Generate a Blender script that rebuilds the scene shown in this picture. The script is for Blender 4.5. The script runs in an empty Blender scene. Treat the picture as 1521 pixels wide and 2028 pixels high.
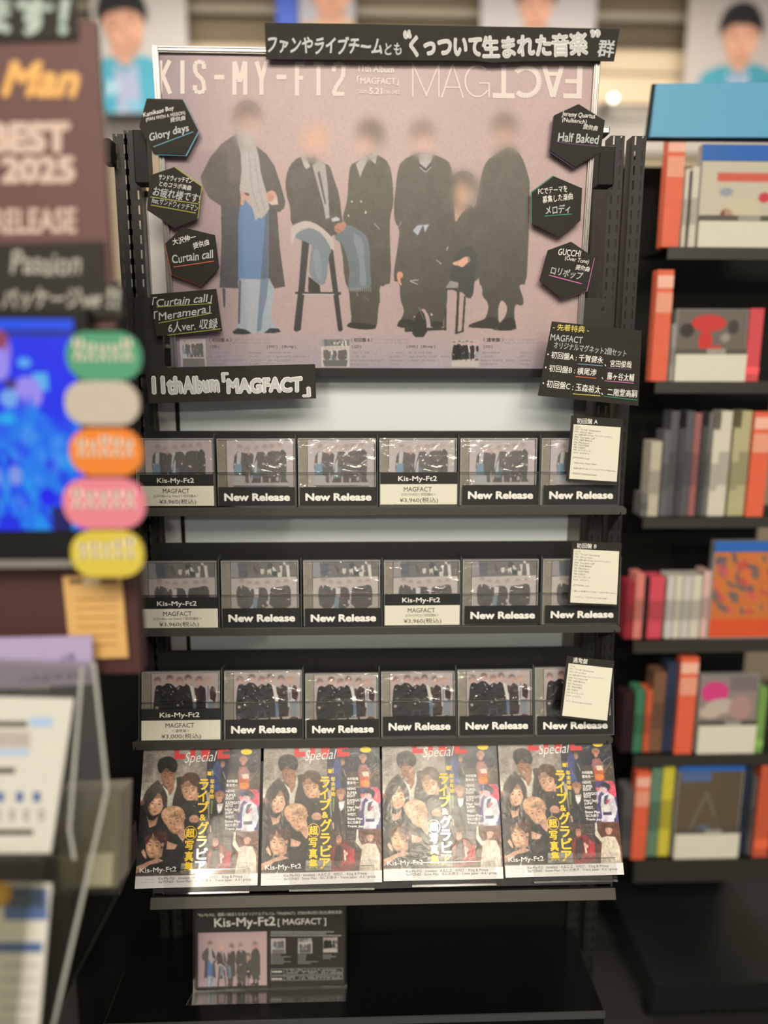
import bpy, math, random
import numpy as np
from mathutils import Vector, Matrix

SC = bpy.context.scene
COL = SC.collection
random.seed(7)
rng = np.random.default_rng(11)
PI = math.pi

# ---------------------------------------------------------------- camera
IW, IH, FPX = 1521.0, 2028.0, 1500.0
PITCH, YAW, ROLL = math.radians(11.0), math.radians(2.0), 0.003
CAM = Vector((0.0, 0.0, 1.6))
FWD = Vector((math.sin(YAW) * math.cos(PITCH), math.cos(YAW) * math.cos(PITCH), -math.sin(PITCH)))
R0 = Vector((math.cos(YAW), -math.sin(YAW), 0.0))
U0 = R0.cross(FWD)
RGT = (R0 * math.cos(ROLL) + U0 * math.sin(ROLL)).normalized()
UPV = RGT.cross(FWD).normalized()
cam_d = bpy.data.cameras.new('camera')
cam = bpy.data.objects.new('camera', cam_d)
COL.objects.link(cam)
rot = Matrix((RGT, UPV, -FWD)).transposed()
cam.matrix_world = Matrix.Translation(CAM) @ rot.to_4x4()
cam_d.sensor_fit = 'VERTICAL'
cam_d.sensor_height = 36.0
cam_d.sensor_width = 27.0
cam_d.lens = FPX / IH * 36.0
cam_d.clip_start = 0.05
cam_d.dof.use_dof = True
cam_d.dof.focus_distance = 1.335
cam_d.dof.aperture_fstop = cam_d.lens / 36.0
SC.camera = cam

# ---------------------------------------------------------------- world, lights, exposure
SC.view_settings.view_transform = 'Standard'
SC.view_settings.look = 'None'
SC.view_settings.exposure = 0.0
SC.view_settings.gamma = 1.0
SC.view_settings.use_curve_mapping = False
wd = bpy.data.worlds.new('world')
SC.world = wd
wd.use_nodes = True
wd.node_tree.nodes['Background'].inputs[0].default_value = (1.0, 0.93, 0.82, 1)
wd.node_tree.nodes['Background'].inputs[1].default_value = 0.34


def area(name, loc, sx, sy, power, color, rx=0.0, rz=0.0):
    l = bpy.data.lights.new(name, 'AREA')
    l.shape = 'RECTANGLE'
    l.size, l.size_y, l.energy, l.color = sx, sy, power, color
    o = bpy.data.objects.new(name, l)
    COL.objects.link(o)
    o.location = loc
    o.rotation_euler = (rx, 0, rz)
    return o


WARM = (1.0, 0.88, 0.72)
area('ceiling_light_front', (0.1, -1.2, 3.22), 2.6, 1.8, 285, WARM, rx=0.25)
area('wall_fill_light', (0.3, 2.6, 3.22), 3.0, 0.7, 90, WARM)  # added out of view to light the back wall


def spot(name, loc, target, power, size, radius, color=WARM):
    l = bpy.data.lights.new(name, 'SPOT')
    l.energy, l.spot_size, l.spot_blend, l.shadow_soft_size, l.color = power, size, 0.6, radius, color
    o = bpy.data.objects.new(name, l)
    COL.objects.link(o)
    o.location = loc
    o.rotation_euler = (Vector(target) - Vector(loc)).to_track_quat('-Z', 'Y').to_euler()
    return o


# ---------------------------------------------------------------- helpers
def lin(c):
    return tuple(((v / 255.0) / 12.92 if v <= 10.3 else ((v / 255.0 + 0.055) / 1.055) ** 2.4) for v in c)


ILL = (1.06, 0.98, 0.86)      # colour of the shop light, divided out of the colours read from the photograph


def alb(c, k=1.0):
    return tuple(min(0.9, v / i * k) for v, i in zip(lin(c), ILL))


def ray(px, py):
    return (RGT * ((px - IW / 2) / FPX) + UPV * ((IH / 2 - py) / FPX) + FWD)


class Plane:
    """A real plane in the shop: local x to the right, y up along it, z out of its face."""

    def __init__(s, px, py, Y, tilt=0.0, turn=0.0, O=None):
        d = ray(px, py)
        s.O = Vector(O) if O is not None else CAM + d * ((Y - CAM.y) / d.y)
        t, a = math.radians(tilt), math.radians(turn)
        s.ux = Vector((math.cos(a), math.sin(a), 0))
        back = Vector((-math.sin(a), math.cos(a), 0))
        s.uy = (Vector((0, 0, 1)) * math.cos(t) - back * math.sin(t)).normalized()
        s.uz = s.ux.cross(s.uy).normalized()
        s.M = Matrix((s.ux, s.uy, s.uz)).transposed().to_4x4()
        s.M.translation = s.O

    def loc(s, px, py=None):
        if py is None:
            px, py = px
        d = ray(px, py)
        t = (s.O - CAM).dot(s.uz) / d.dot(s.uz)
        p = CAM + d * t - s.O
        return (p.dot(s.ux), p.dot(s.uy))

    def rect(s, x0, y0, x1, y1):
        xm, ym = (x0 + x1) / 2, (y0 + y1) / 2
        return s.loc(x0, ym)[0], s.loc(x1, ym)[0], s.loc(xm, y1)[1], s.loc(xm, y0)[1]

    def off(s, dz):
        p = Plane(0, 0, 1, O=s.O + s.uz * dz)
        p.ux, p.uy, p.uz = s.ux, s.uy, s.uz
        p.M = s.M.copy()
        p.M.translation = p.O
        return p

    def at(s, px, py):
        """same orientation, origin moved to the point seen at a pixel"""
        u, v = s.loc(px, py)
        p = s.off(0)
        p.O = s.O + s.ux * u + s.uy * v
        p.M = s.M.copy()
        p.M.translation = p.O
        return p


def homog(src, dst):
    A, b = [], []
    for (x, y), (u, v) in zip(src, dst):
        A.append([x, y, 1, 0, 0, 0, -u * x, -u * y]); b.append(u)
        A.append([0, 0, 0, x, y, 1, -v * x, -v * y]); b.append(v)
    h = np.linalg.solve(np.array(A, float), np.array(b, float))
    def f(p):
        w = h[6] * p[0] + h[7] * p[1] + 1
        return ((h[0] * p[0] + h[1] * p[1] + h[2]) / w, (h[3] * p[0] + h[4] * p[1] + h[5]) / w)
    return f


# ---------------------------------------------------------------- materials
MATS = {}


def mat(name, c, rough=0.5, metal=0.0, spec=0.5, coat=0.0, noise=0.06, nscale=60.0, bump=0.0, bscale=200.0, emit=0.0, coat_rough=0.1, raw=False):
    if name in MATS:
        return MATS[name]
    m = bpy.data.materials.new(name)
    m.use_nodes = True
    nt = m.node_tree
    p = nt.nodes['Principled BSDF']
    base = (lin(c) if raw else alb(c)) + (1,)
    tc = nt.nodes.new('ShaderNodeTexCoord')
    nz = nt.nodes.new('ShaderNodeTexNoise')
    nz.inputs['Scale'].default_value = nscale
    nz.inputs['Detail'].default_value = 3
    nt.links.new(tc.outputs['Object'], nz.inputs['Vector'])
    mx = nt.nodes.new('ShaderNodeMix')
    mx.data_type = 'RGBA'
    mx.inputs[6].default_value = tuple(v * (1 - noise) for v in base[:3]) + (1,)
    mx.inputs[7].default_value = tuple(min(1, v * (1 + noise)) for v in base[:3]) + (1,)
    nt.links.new(nz.outputs['Fac'], mx.inputs[0])
    nt.links.new(mx.outputs[2], p.inputs['Base Color'])
    p.inputs['Roughness'].default_value = rough
    p.inputs['Metallic'].default_value = metal
    p.inputs['Specular IOR Level'].default_value = spec
    p.inputs['Coat Weight'].default_value = coat
    p.inputs['Coat Roughness'].default_value = coat_rough
    if bump > 0:
        n2 = nt.nodes.new('ShaderNodeTexNoise')
        n2.inputs['Scale'].default_value = bscale
        nt.links.new(tc.outputs['Object'], n2.inputs['Vector'])
        bp = nt.nodes.new('ShaderNodeBump')
        bp.inputs['Strength'].default_value = bump
        bp.inputs['Distance'].default_value = 0.002
        nt.links.new(n2.outputs['Fac'], bp.inputs['Height'])
        nt.links.new(bp.outputs['Normal'], p.inputs['Normal'])
        nt.links.new(bp.outputs['Normal'], p.inputs['Coat Normal'])
    if emit > 0:
        nt.links.new(mx.outputs[2], p.inputs['Emission Color'])
        p.inputs['Emission Strength'].default_value = emit
    MATS[name] = m
    return m


def print_mat(name, rough=0.5, coat=0.0, coat_rough=0.1, bump=0.0, bscale=30.0, emit=0.0, spec=0.3):
    if name in MATS:
        return MATS[name]
    m = bpy.data.materials.new(name)
    m.use_nodes = True
    nt = m.node_tree
    p = nt.nodes['Principled BSDF']
    at = nt.nodes.new('ShaderNodeAttribute')
    at.attribute_name = 'ink'
    nt.links.new(at.outputs['Color'], p.inputs['Base Color'])
    p.inputs['Roughness'].default_value = rough
    p.inputs['Specular IOR Level'].default_value = spec
    p.inputs['Coat Weight'].default_value = coat
    p.inputs['Coat Roughness'].default_value = coat_rough
    if bump > 0:
        tc = nt.nodes.new('ShaderNodeTexCoord')
        n2 = nt.nodes.new('ShaderNodeTexNoise')
        n2.inputs['Scale'].default_value = bscale
        n2.inputs['Detail'].default_value = 4
        n2.inputs['Distortion'].default_value = 1.5
        nt.links.new(tc.outputs['Object'], n2.inputs['Vector'])
        bp = nt.nodes.new('ShaderNodeBump')
        bp.inputs['Strength'].default_value = bump
        bp.inputs['Distance'].default_value = 0.003
        nt.links.new(n2.outputs['Fac'], bp.inputs['Height'])
        nt.links.new(bp.outputs['Normal'], p.inputs['Coat Normal'])
    if emit > 0:
        p.inputs['Base Color'].default_value = (0.01, 0.01, 0.01, 1)
        nt.links.remove(p.inputs['Base Color'].links[0])
        nt.links.new(at.outputs['Color'], p.inputs['Emission Color'])
        p.inputs['Emission Strength'].default_value = emit
    MATS[name] = m
    return m


def clear_mat(name, tint=(0.95, 0.95, 0.95), gloss=0.10, rough=0.05, bump=0.0, bscale=25.0):
    if name in MATS:
        return MATS[name]
    m = bpy.data.materials.new(name)
    m.use_nodes = True
    nt = m.node_tree
    nt.nodes.remove(nt.nodes['Principled BSDF'])
    out = nt.nodes['Material Output']
    tr = nt.nodes.new('ShaderNodeBsdfTransparent')
    tr.inputs[0].default_value = tint + (1,)
    gl = nt.nodes.new('ShaderNodeBsdfGlossy')
    gl.inputs['Roughness'].default_value = rough
    gl.inputs['Color'].default_value = (1, 1, 1, 1)
    fr = nt.nodes.new('ShaderNodeLayerWeight')
    fr.inputs['Blend'].default_value = 0.25
    mp = nt.nodes.new('ShaderNodeMath')
    mp.operation = 'MULTIPLY_ADD'
    mp.use_clamp = True
    mp.inputs[1].default_value = 0.5
    mp.inputs[2].default_value = gloss
    nt.links.new(fr.outputs['Fresnel'], mp.inputs[0])
    mx = nt.nodes.new('ShaderNodeMixShader')
    nt.links.new(mp.outputs[0], mx.inputs[0])
    nt.links.new(tr.outputs[0], mx.inputs[1])
    nt.links.new(gl.outputs[0], mx.inputs[2])
    nt.links.new(mx.outputs[0], out.inputs['Surface'])
    if bump > 0:
        tc = nt.nodes.new('ShaderNodeTexCoord')
        n2 = nt.nodes.new('ShaderNodeTexNoise')
        n2.inputs['Scale'].default_value = bscale
        n2.inputs['Detail'].default_value = 3
        n2.inputs['Distortion'].default_value = 2.0
        nt.links.new(tc.outputs['Object'], n2.inputs['Vector'])
        bp = nt.nodes.new('ShaderNodeBump')
        bp.inputs['Strength'].default_value = bump
        bp.inputs['Distance'].default_value = 0.004
        nt.links.new(n2.outputs['Fac'], bp.inputs['Height'])
        nt.links.new(bp.outputs['Normal'], gl.inputs['Normal'])
    MATS[name] = m
    return m


BLACK = mat('black_painted_steel', (32, 31, 29), rough=0.45, spec=0.3, bump=0.15, bscale=900, noise=0.12)
BLACKD = mat('matt_black_steel', (14, 14, 13), rough=0.55, spec=0.25, noise=0.15)
LIPM = mat('dark_grey_shelf_edge', (66, 63, 56), rough=0.5, spec=0.3, bump=0.1, bscale=1200)
DECKM = mat('gloss_black_deck', (11, 12, 12), rough=0.16, noise=0.2, nscale=15)
SILVER = mat('anodised_aluminium', (158, 150, 140), rough=0.33, metal=1.0, noise=0.03)
CARDM = mat('black_card', (38, 35, 29), rough=0.65, noise=0.1, bump=0.2, bscale=600, spec=0.25)
PAPER = mat('cream_paper', (214, 206, 182), rough=0.8, noise=0.03, nscale=8)
LABELW = mat('label_white', (212, 204, 180), rough=0.5, noise=0.02)
LABELK = mat('label_black', (34, 34, 31), rough=0.45, spec=0.3, noise=0.1)
WHITEINK = mat('white_marker', (226, 220, 205), rough=0.6, noise=0.05)
GREYINK = mat('grey_marker', (168, 165, 155), rough=0.6, noise=0.12, nscale=400)
CREAMINK = mat('cream_print', (214, 196, 182), rough=0.5, noise=0.02)
BLACKINK = mat('black_print', (50, 46, 44), rough=0.5)
DARKPEN = mat('grey_pen', (118, 112, 98), rough=0.6)
ACRYL = clear_mat('clear_acrylic', (0.97, 0.97, 0.965), 0.03, 0.06, 0.0)
WRAP = clear_mat('crinkled_clear_wrap', (0.98, 0.98, 0.975), 0.07, 0.10, 0.9, 22.0)
EDGE = clear_mat('acrylic_edge', (0.50, 0.51, 0.49), 0.22, 0.12)


# ---------------------------------------------------------------- objects and meshes
def tag(o, label=None, cat=None, group=None, kind=None):
    if label: o['label'] = label
    if cat: o['category'] = cat
    if group: o['group'] = group
    if kind: o['kind'] = kind
    return o


def thing(name, label, cat, M=None, group=None, loc=None):
    o = bpy.data.objects.new(name, None)
    COL.objects.link(o)
    o.empty_display_size = 0.02
    if M is not None:
        o.matrix_world = M
    if loc is not None:
        o.location = loc
    return tag(o, label, cat, group)


def link(name, me, parent=None, label=None):
    o = bpy.data.objects.new(name, me)
    COL.objects.link(o)
    if parent is not None:
        o.parent = parent
    if label:
        o['label'] = label
    return o


class MB:
    def __init__(s):
        s.v, s.f, s.m, s.mats = [], [], [], []

    def mi(s, m):
        if m not in s.mats:
            s.mats.append(m)
        return s.mats.index(m)

    def add(s, vs, fs, m):
        b = len(s.v)
        s.v += [tuple(v) for v in vs]
        s.f += [tuple(i + b for i in f) for f in fs]
        s.m += [s.mi(m)] * len(fs)
        return s

    def box(s, x0, x1, y0, y1, z0, z1, m):
        vs = [(x, y, z) for z in (z0, z1) for y in (y0, y1) for x in (x0, x1)]
        fs = [(0, 2, 3, 1), (4, 5, 7, 6), (0, 1, 5, 4), (2, 6, 7, 3), (0, 4, 6, 2), (1, 3, 7, 5)]
        return s.add(vs, fs, m)

    def prism(s, pts, z0, z1, m):
        """extruded polygon"""
        a = sum(pts[i][0] * pts[(i + 1) % len(pts)][1] - pts[(i + 1) % len(pts)][0] * pts[i][1] for i in range(len(pts)))
        if a < 0:
            pts = list(pts)[::-1]
        n = len(pts)
        vs = [(p[0], p[1], z0) for p in pts] + [(p[0], p[1], z1) for p in pts]
        fs = [tuple(range(n))[::-1], tuple(range(n, 2 * n))] + [(i, (i + 1) % n, n + (i + 1) % n, n + i) for i in range(n)]
        return s.add(vs, fs, m)

    def tube(s, p0, p1, r, m, n=16, r1=None):
        p0, p1 = Vector(p0), Vector(p1)
        d = (p1 - p0).normalized()
        a = d.orthogonal().normalized()
        b = d.cross(a)
        r1 = r if r1 is None else r1
        vs = [p0 + (a * math.cos(2 * PI * i / n) + b * math.sin(2 * PI * i / n)) * r for i in range(n)]
        vs += [p1 + (a * math.cos(2 * PI * i / n) + b * math.sin(2 * PI * i / n)) * r1 for i in range(n)]
        fs = [tuple(range(n))[::-1], tuple(range(n, 2 * n))] + [(i, (i + 1) % n, n + (i + 1) % n, n + i) for i in range(n)]
        return s.add(vs, fs, m)

    def mesh(s, name):
        me = bpy.data.meshes.new(name)
        me.from_pydata(s.v, [], s.f)
        for m in s.mats:
            me.materials.append(m)
        me.polygons.foreach_set('material_index', s.m)
        me.update()
        return me

    def build(s, name, parent=None, bevel=0.0, label=None, segs=2):
        o = link(name, s.mesh(name), parent, label)
        if bevel > 0:
            md = o.modifiers.new('bevel', 'BEVEL')
            md.width, md.segments, md.limit_method = bevel, segs, 'ANGLE'
        return o


# ---------------------------------------------------------------- lettering
_TC = {}


def text_mesh(s, bold=0.0, shear=0.0, hand=0.0, space=1.0):
    k = (s, bold, shear, hand, space)
    if k in _TC:
        return _TC[k]
    cu = bpy.data.curves.new('lettering', 'FONT')
    cu.body = s
    cu.size = 1.0
    cu.offset = min(bold, 0.0)
    cu.shear = shear
    cu.space_character = space
    cu.resolution_u = 3
    o = bpy.data.objects.new('lettering_source', cu)
    COL.objects.link(o)
    me = bpy.data.meshes.new_from_object(o)
    n = len(me.vertices)
    co = np.zeros(n * 3)
    me.vertices.foreach_get('co', co)
    co = co.reshape(-1, 3)[:, :2].copy()
    fs = [tuple(p.vertices) for p in me.polygons]
    bpy.data.objects.remove(o)
    bpy.data.curves.remove(cu)
    bpy.data.meshes.remove(me)
    if n and hand > 0:
        ph = (len(s) * 1.7) % 6
        co[:, 1] += hand * np.sin(co[:, 0] * 2.9 + ph) + hand * 0.6 * np.sin(co[:, 0] * 7.3 + ph * 2)
        co[:, 0] += hand * 0.8 * np.sin(co[:, 1] * 5.0 + co[:, 0] * 1.3)
    zi = np.zeros(n)
    if n and bold > 0:
        k8 = 8 if bold >= 0.03 else 4
        base, bf, cs, fs, zl = co, fs, [], [], []
        for j in range(k8 + (1 if bold > 0.05 else 0)):
            a = 2 * PI * (j + 0.5) / k8
            d = (0, 0) if j == k8 else (bold * math.cos(a), bold * math.sin(a))
            fs += [tuple(i + len(cs) * n for i in f) for f in bf]
            cs.append(base + np.array(d))
            zl.append(np.full(n, float(j)))
        co = np.concatenate(cs)
        zi = np.concatenate(zl)
    if n:
        lo, hi = co.min(0), co.max(0)
        co = (co - lo) / np.maximum(hi - lo, 1e-6)
        co = np.concatenate([co, zi[:, None] * 3e-5], 1)
    _TC[k] = (co, fs)
    return _TC[k]


def put_text(mb, mp, s, p0, p1, h, m, z=0.0005, bold=0.0, shear=0.0, hand=0.0, space=1.0, flip=False):
    """fit the words into the box whose lower edge runs p0-p1 (author pixels) and whose height is h"""
    co, fs = text_mesh(s, bold, shear, hand, space)
    if not len(co):
        return
    p0, p1 = np.array(p0, float), np.array(p1, float)
    d = p1 - p0
    up = np.array([d[1], -d[0]])
    up = up / np.linalg.norm(up) * h
    a = np.array(mp(tuple(p0)))
    b = np.array(mp(tuple(p1)))
    c = np.array(mp(tuple(p0 + up)))
    e = np.array(mp(tuple(p1 + up)))
    u, v, w = co[:, 0:1], co[:, 1:2], co[:, 2]
    if flip:
        u, v = 1 - u, 1 - v
    P = a * (1 - u) * (1 - v) + b * u * (1 - v) + c * (1 - u) * v + e * u * v
    mb.add([(x, y, z + k) for (x, y), k in zip(P, w)], fs, m)


LN = [0]


def line(mb, mp, pts, w, m, z=0.0006):
    """a drawn stroke, w in author pixels"""
    for (x0, y0), (x1, y1) in zip(pts[:-1], pts[1:]):
        LN[0] = (LN[0] + 1) % 9
        zz = z + LN[0] * 2.5e-5
        d = math.hypot(x1 - x0, y1 - y0) or 1
        nx, ny = -(y1 - y0) / d * w / 2, (x1 - x0) / d * w / 2
        q = [mp((x0 + nx, y0 + ny)), mp((x1 + nx, y1 + ny)), mp((x1 - nx, y1 - ny)), mp((x0 - nx, y0 - ny))]
        a = sum(q[i][0] * q[(i + 1) % 4][1] - q[(i + 1) % 4][0] * q[i][1] for i in range(4))
        if a < 0:
            q = q[::-1]
        mb.add([(x, y, zz) for x, y in q], [(0, 1, 2, 3)], m)


# ---------------------------------------------------------------- printed pictures
def chaikin(pts, n=2):
    pts = np.array(pts, float)
    for _ in range(n):
        q = np.roll(pts, -1, 0)
        a, b = pts * 0.75 + q * 0.25, pts * 0.25 + q * 0.75
        pts = np.stack([a, b], 1).reshape(-1, 2)
    return pts


def gblur(a, s):
    r = int(max(1, round(s * 2.5)))
    k = np.exp(-0.5 * (np.arange(-r, r + 1) / s) ** 2)
    k /= k.sum()
    p = np.pad(a, ((r, r), (r, r), (0, 0)), mode='edge')
    o = sum(k[i] * p[i:i + a.shape[0], :] for i in range(2 * r + 1))
    return sum(k[i] * o[:, i:i + a.shape[1]] for i in range(2 * r + 1))


def mottle(a, amps):
    """uneven tone of a photograph: cloth folds, skin, backdrop"""
    for s, amp in amps:
        n = gblur(rng.normal(0, 1, a.shape[:2] + (1,)), s)
        n /= n.std()
        a = a * (1 + amp * n)
    return a


class Canvas:
    """ink laid on paper, kept as sRGB numbers, row 0 at the top; mp takes author pixels to 0..1 across and down"""

    def __init__(s, w, h, mp, bg=(128, 128, 128)):
        s.w, s.h, s.mp = w, h, mp
        s.a = np.zeros((h, w, 3)) + np.array(bg, float)

    def P(s, pts):
        q = [s.mp(p) for p in pts]
        return np.array([(u * s.w, v * s.h) for u, v in q])

    def mask(s, Q):
        x0, x1 = int(max(0, Q[:, 0].min() - 1)), int(min(s.w, Q[:, 0].max() + 2))
        y0, y1 = int(max(0, Q[:, 1].min() - 1)), int(min(s.h, Q[:, 1].max() + 2))
        if x1 <= x0 or y1 <= y0:
            return None
        acc = np.zeros((y1 - y0, x1 - x0))
        for sy in (0.17, 0.5, 0.83):
            for sx in (0.25, 0.75):
                yy, xx = np.mgrid[y0:y1, x0:x1]
                yy = yy + sy; xx = xx + sx
                ins = np.zeros(yy.shape, bool)
                n = len(Q)
                for i in range(n):
                    xa, ya = Q[i]; xb, yb = Q[(i + 1) % n]
                    if ya == yb: continue
                    c = ((ya > yy) != (yb > yy)) & (xx < (xb - xa) * (yy - ya) / (yb - ya) + xa)
                    ins ^= c
                acc += ins
        return x0, x1, y0, y1, (acc / 6.0)[..., None]

    def poly(s, pts, c, sm=1, op=1.0, dx=0, dy=0):
        pts = [(x + dx, y + dy) for x, y in pts]
        if sm:
            pts = chaikin(pts, sm)
        r = s.mask(s.P(pts))
        if r is None: return
        x0, x1, y0, y1, m = r
        m = m * op
        s.a[y0:y1, x0:x1] = s.a[y0:y1, x0:x1] * (1 - m) + np.array(c, float) * m

    def ell(s, cx, cy, rx, ry, c, ang=0, op=1.0, dx=0, dy=0):
        t = np.linspace(0, 2 * PI, 25)[:-1]
        ca, sa = math.cos(math.radians(ang)), math.sin(math.radians(ang))
        s.poly([(cx + rx * math.cos(k) * ca - ry * math.sin(k) * sa, cy + rx * math.cos(k) * sa + ry * math.sin(k) * ca) for k in t], c, 0, op, dx, dy)

    def rect(s, x0, y0, x1, y1, c, op=1.0):
        s.poly([(x0, y0), (x1, y0), (x1, y1), (x0, y1)], c, 0, op)

    def soften(s, cx, cy, rx, ry, sig, dx=0, dy=0, amt=1.0):
        """smeared round patch printed over a face"""
        c = s.P([(cx + dx, cy + dy), (cx + dx + rx, cy + dy), (cx + dx, cy + dy + ry)])
        RX, RY = abs(c[1, 0] - c[0, 0]), abs(c[2, 1] - c[0, 1])
        x0, x1 = int(max(0, c[0, 0] - RX * 1.5)), int(min(s.w, c[0, 0] + RX * 1.5))
        y0, y1 = int(max(0, c[0, 1] - RY * 1.5)), int(min(s.h, c[0, 1] + RY * 1.5))
        if x1 - x0 < 2 or y1 - y0 < 2: return
        sub = s.a[y0:y1, x0:x1]
        bl = gblur(sub, sig)
        yy, xx = np.mgrid[y0:y1, x0:x1]
        d = np.sqrt(((xx - c[0, 0]) / RX) ** 2 + ((yy - c[0, 1]) / RY) ** 2)
        m = np.clip((1.45 - d) / 0.6, 0, 1)[..., None] * amt
        s.a[y0:y1, x0:x1] = sub * (1 - m) + bl * m

    def dashes(s, x0, y, x1, h, c, op=0.7, gap=0.18):
        """a row of letters too small to read"""
        x = x0
        while x < x1:
            w = h * random.uniform(0.35, 0.8)
            if random.random() > gap:
                yy = y + random.uniform(-0.1, 0.1) * h
                s.rect(x, yy, min(x + w, x1), yy + h * random.uniform(0.6, 1), c, op)
            x += w + h * 0.22

    def bottom_copy(s):
        return s.a.copy()


def resample(a, w, h):
    H, W_ = a.shape[:2]
    ys = np.clip(((np.arange(h) + 0.5) * H / h), 0, H - 1)
    xs = np.clip(((np.arange(w) + 0.5) * W_ / w), 0, W_ - 1)
    k = max(0.35, 0.4 * min(H / h, W_ / w))
    b = gblur(a, k) if (H > h) else a
    return b[ys.astype(int)][:, xs.astype(int)]


def print_mesh(name, img, x0, x1, y0, y1, z, material, k=1.0, pos=None):
    """a flat sheet whose points carry the ink colour"""
    h, w = img.shape[:2]
    me = bpy.data.meshes.new(name)
    if pos is None:
        xs = np.linspace(x0, x1, w)
        ys = np.linspace(y1, y0, h)
        X, Y = np.meshgrid(xs, ys)
    else:
        X, Y = pos
    co = np.stack([X, Y, np.full_like(X, z)], -1).reshape(-1, 3)
    me.vertices.add(w * h)
    me.vertices.foreach_set('co', co.ravel())
    i = np.arange((h - 1) * (w - 1))
    r, c = i // (w - 1), i % (w - 1)
    a = r * w + c
    q = np.stack([a, a + w, a + w + 1, a + 1], -1)
    me.loops.add(q.size)
    me.loops.foreach_set('vertex_index', q.ravel().astype(np.int32))
    me.polygons.add(len(q))
    me.polygons.foreach_set('loop_start', (np.arange(len(q)) * 4).astype(np.int32))
    me.update(calc_edges=True)
    s = np.clip(img, 0, 255) / 255.0
    L = np.where(s <= 0.04045, s / 12.92, ((s + 0.055) / 1.055) ** 2.4)
    L = np.clip(L / np.array(ILL) * k, 0, 0.9)
    at = me.color_attributes.new('ink', 'FLOAT_COLOR', 'POINT')
    cc = np.concatenate([L.reshape(-1, 3), np.ones((w * h, 1))], 1)
    at.data.foreach_set('color', cc.ravel().astype(np.float32))
    me.materials.append(material)
    return me


# ---------------------------------------------------------------- the pictures
def crop(x0, y0, s):
    return lambda p: (x0 + p[0] / s, y0 + p[1] / s)


ident = lambda p: p


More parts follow.
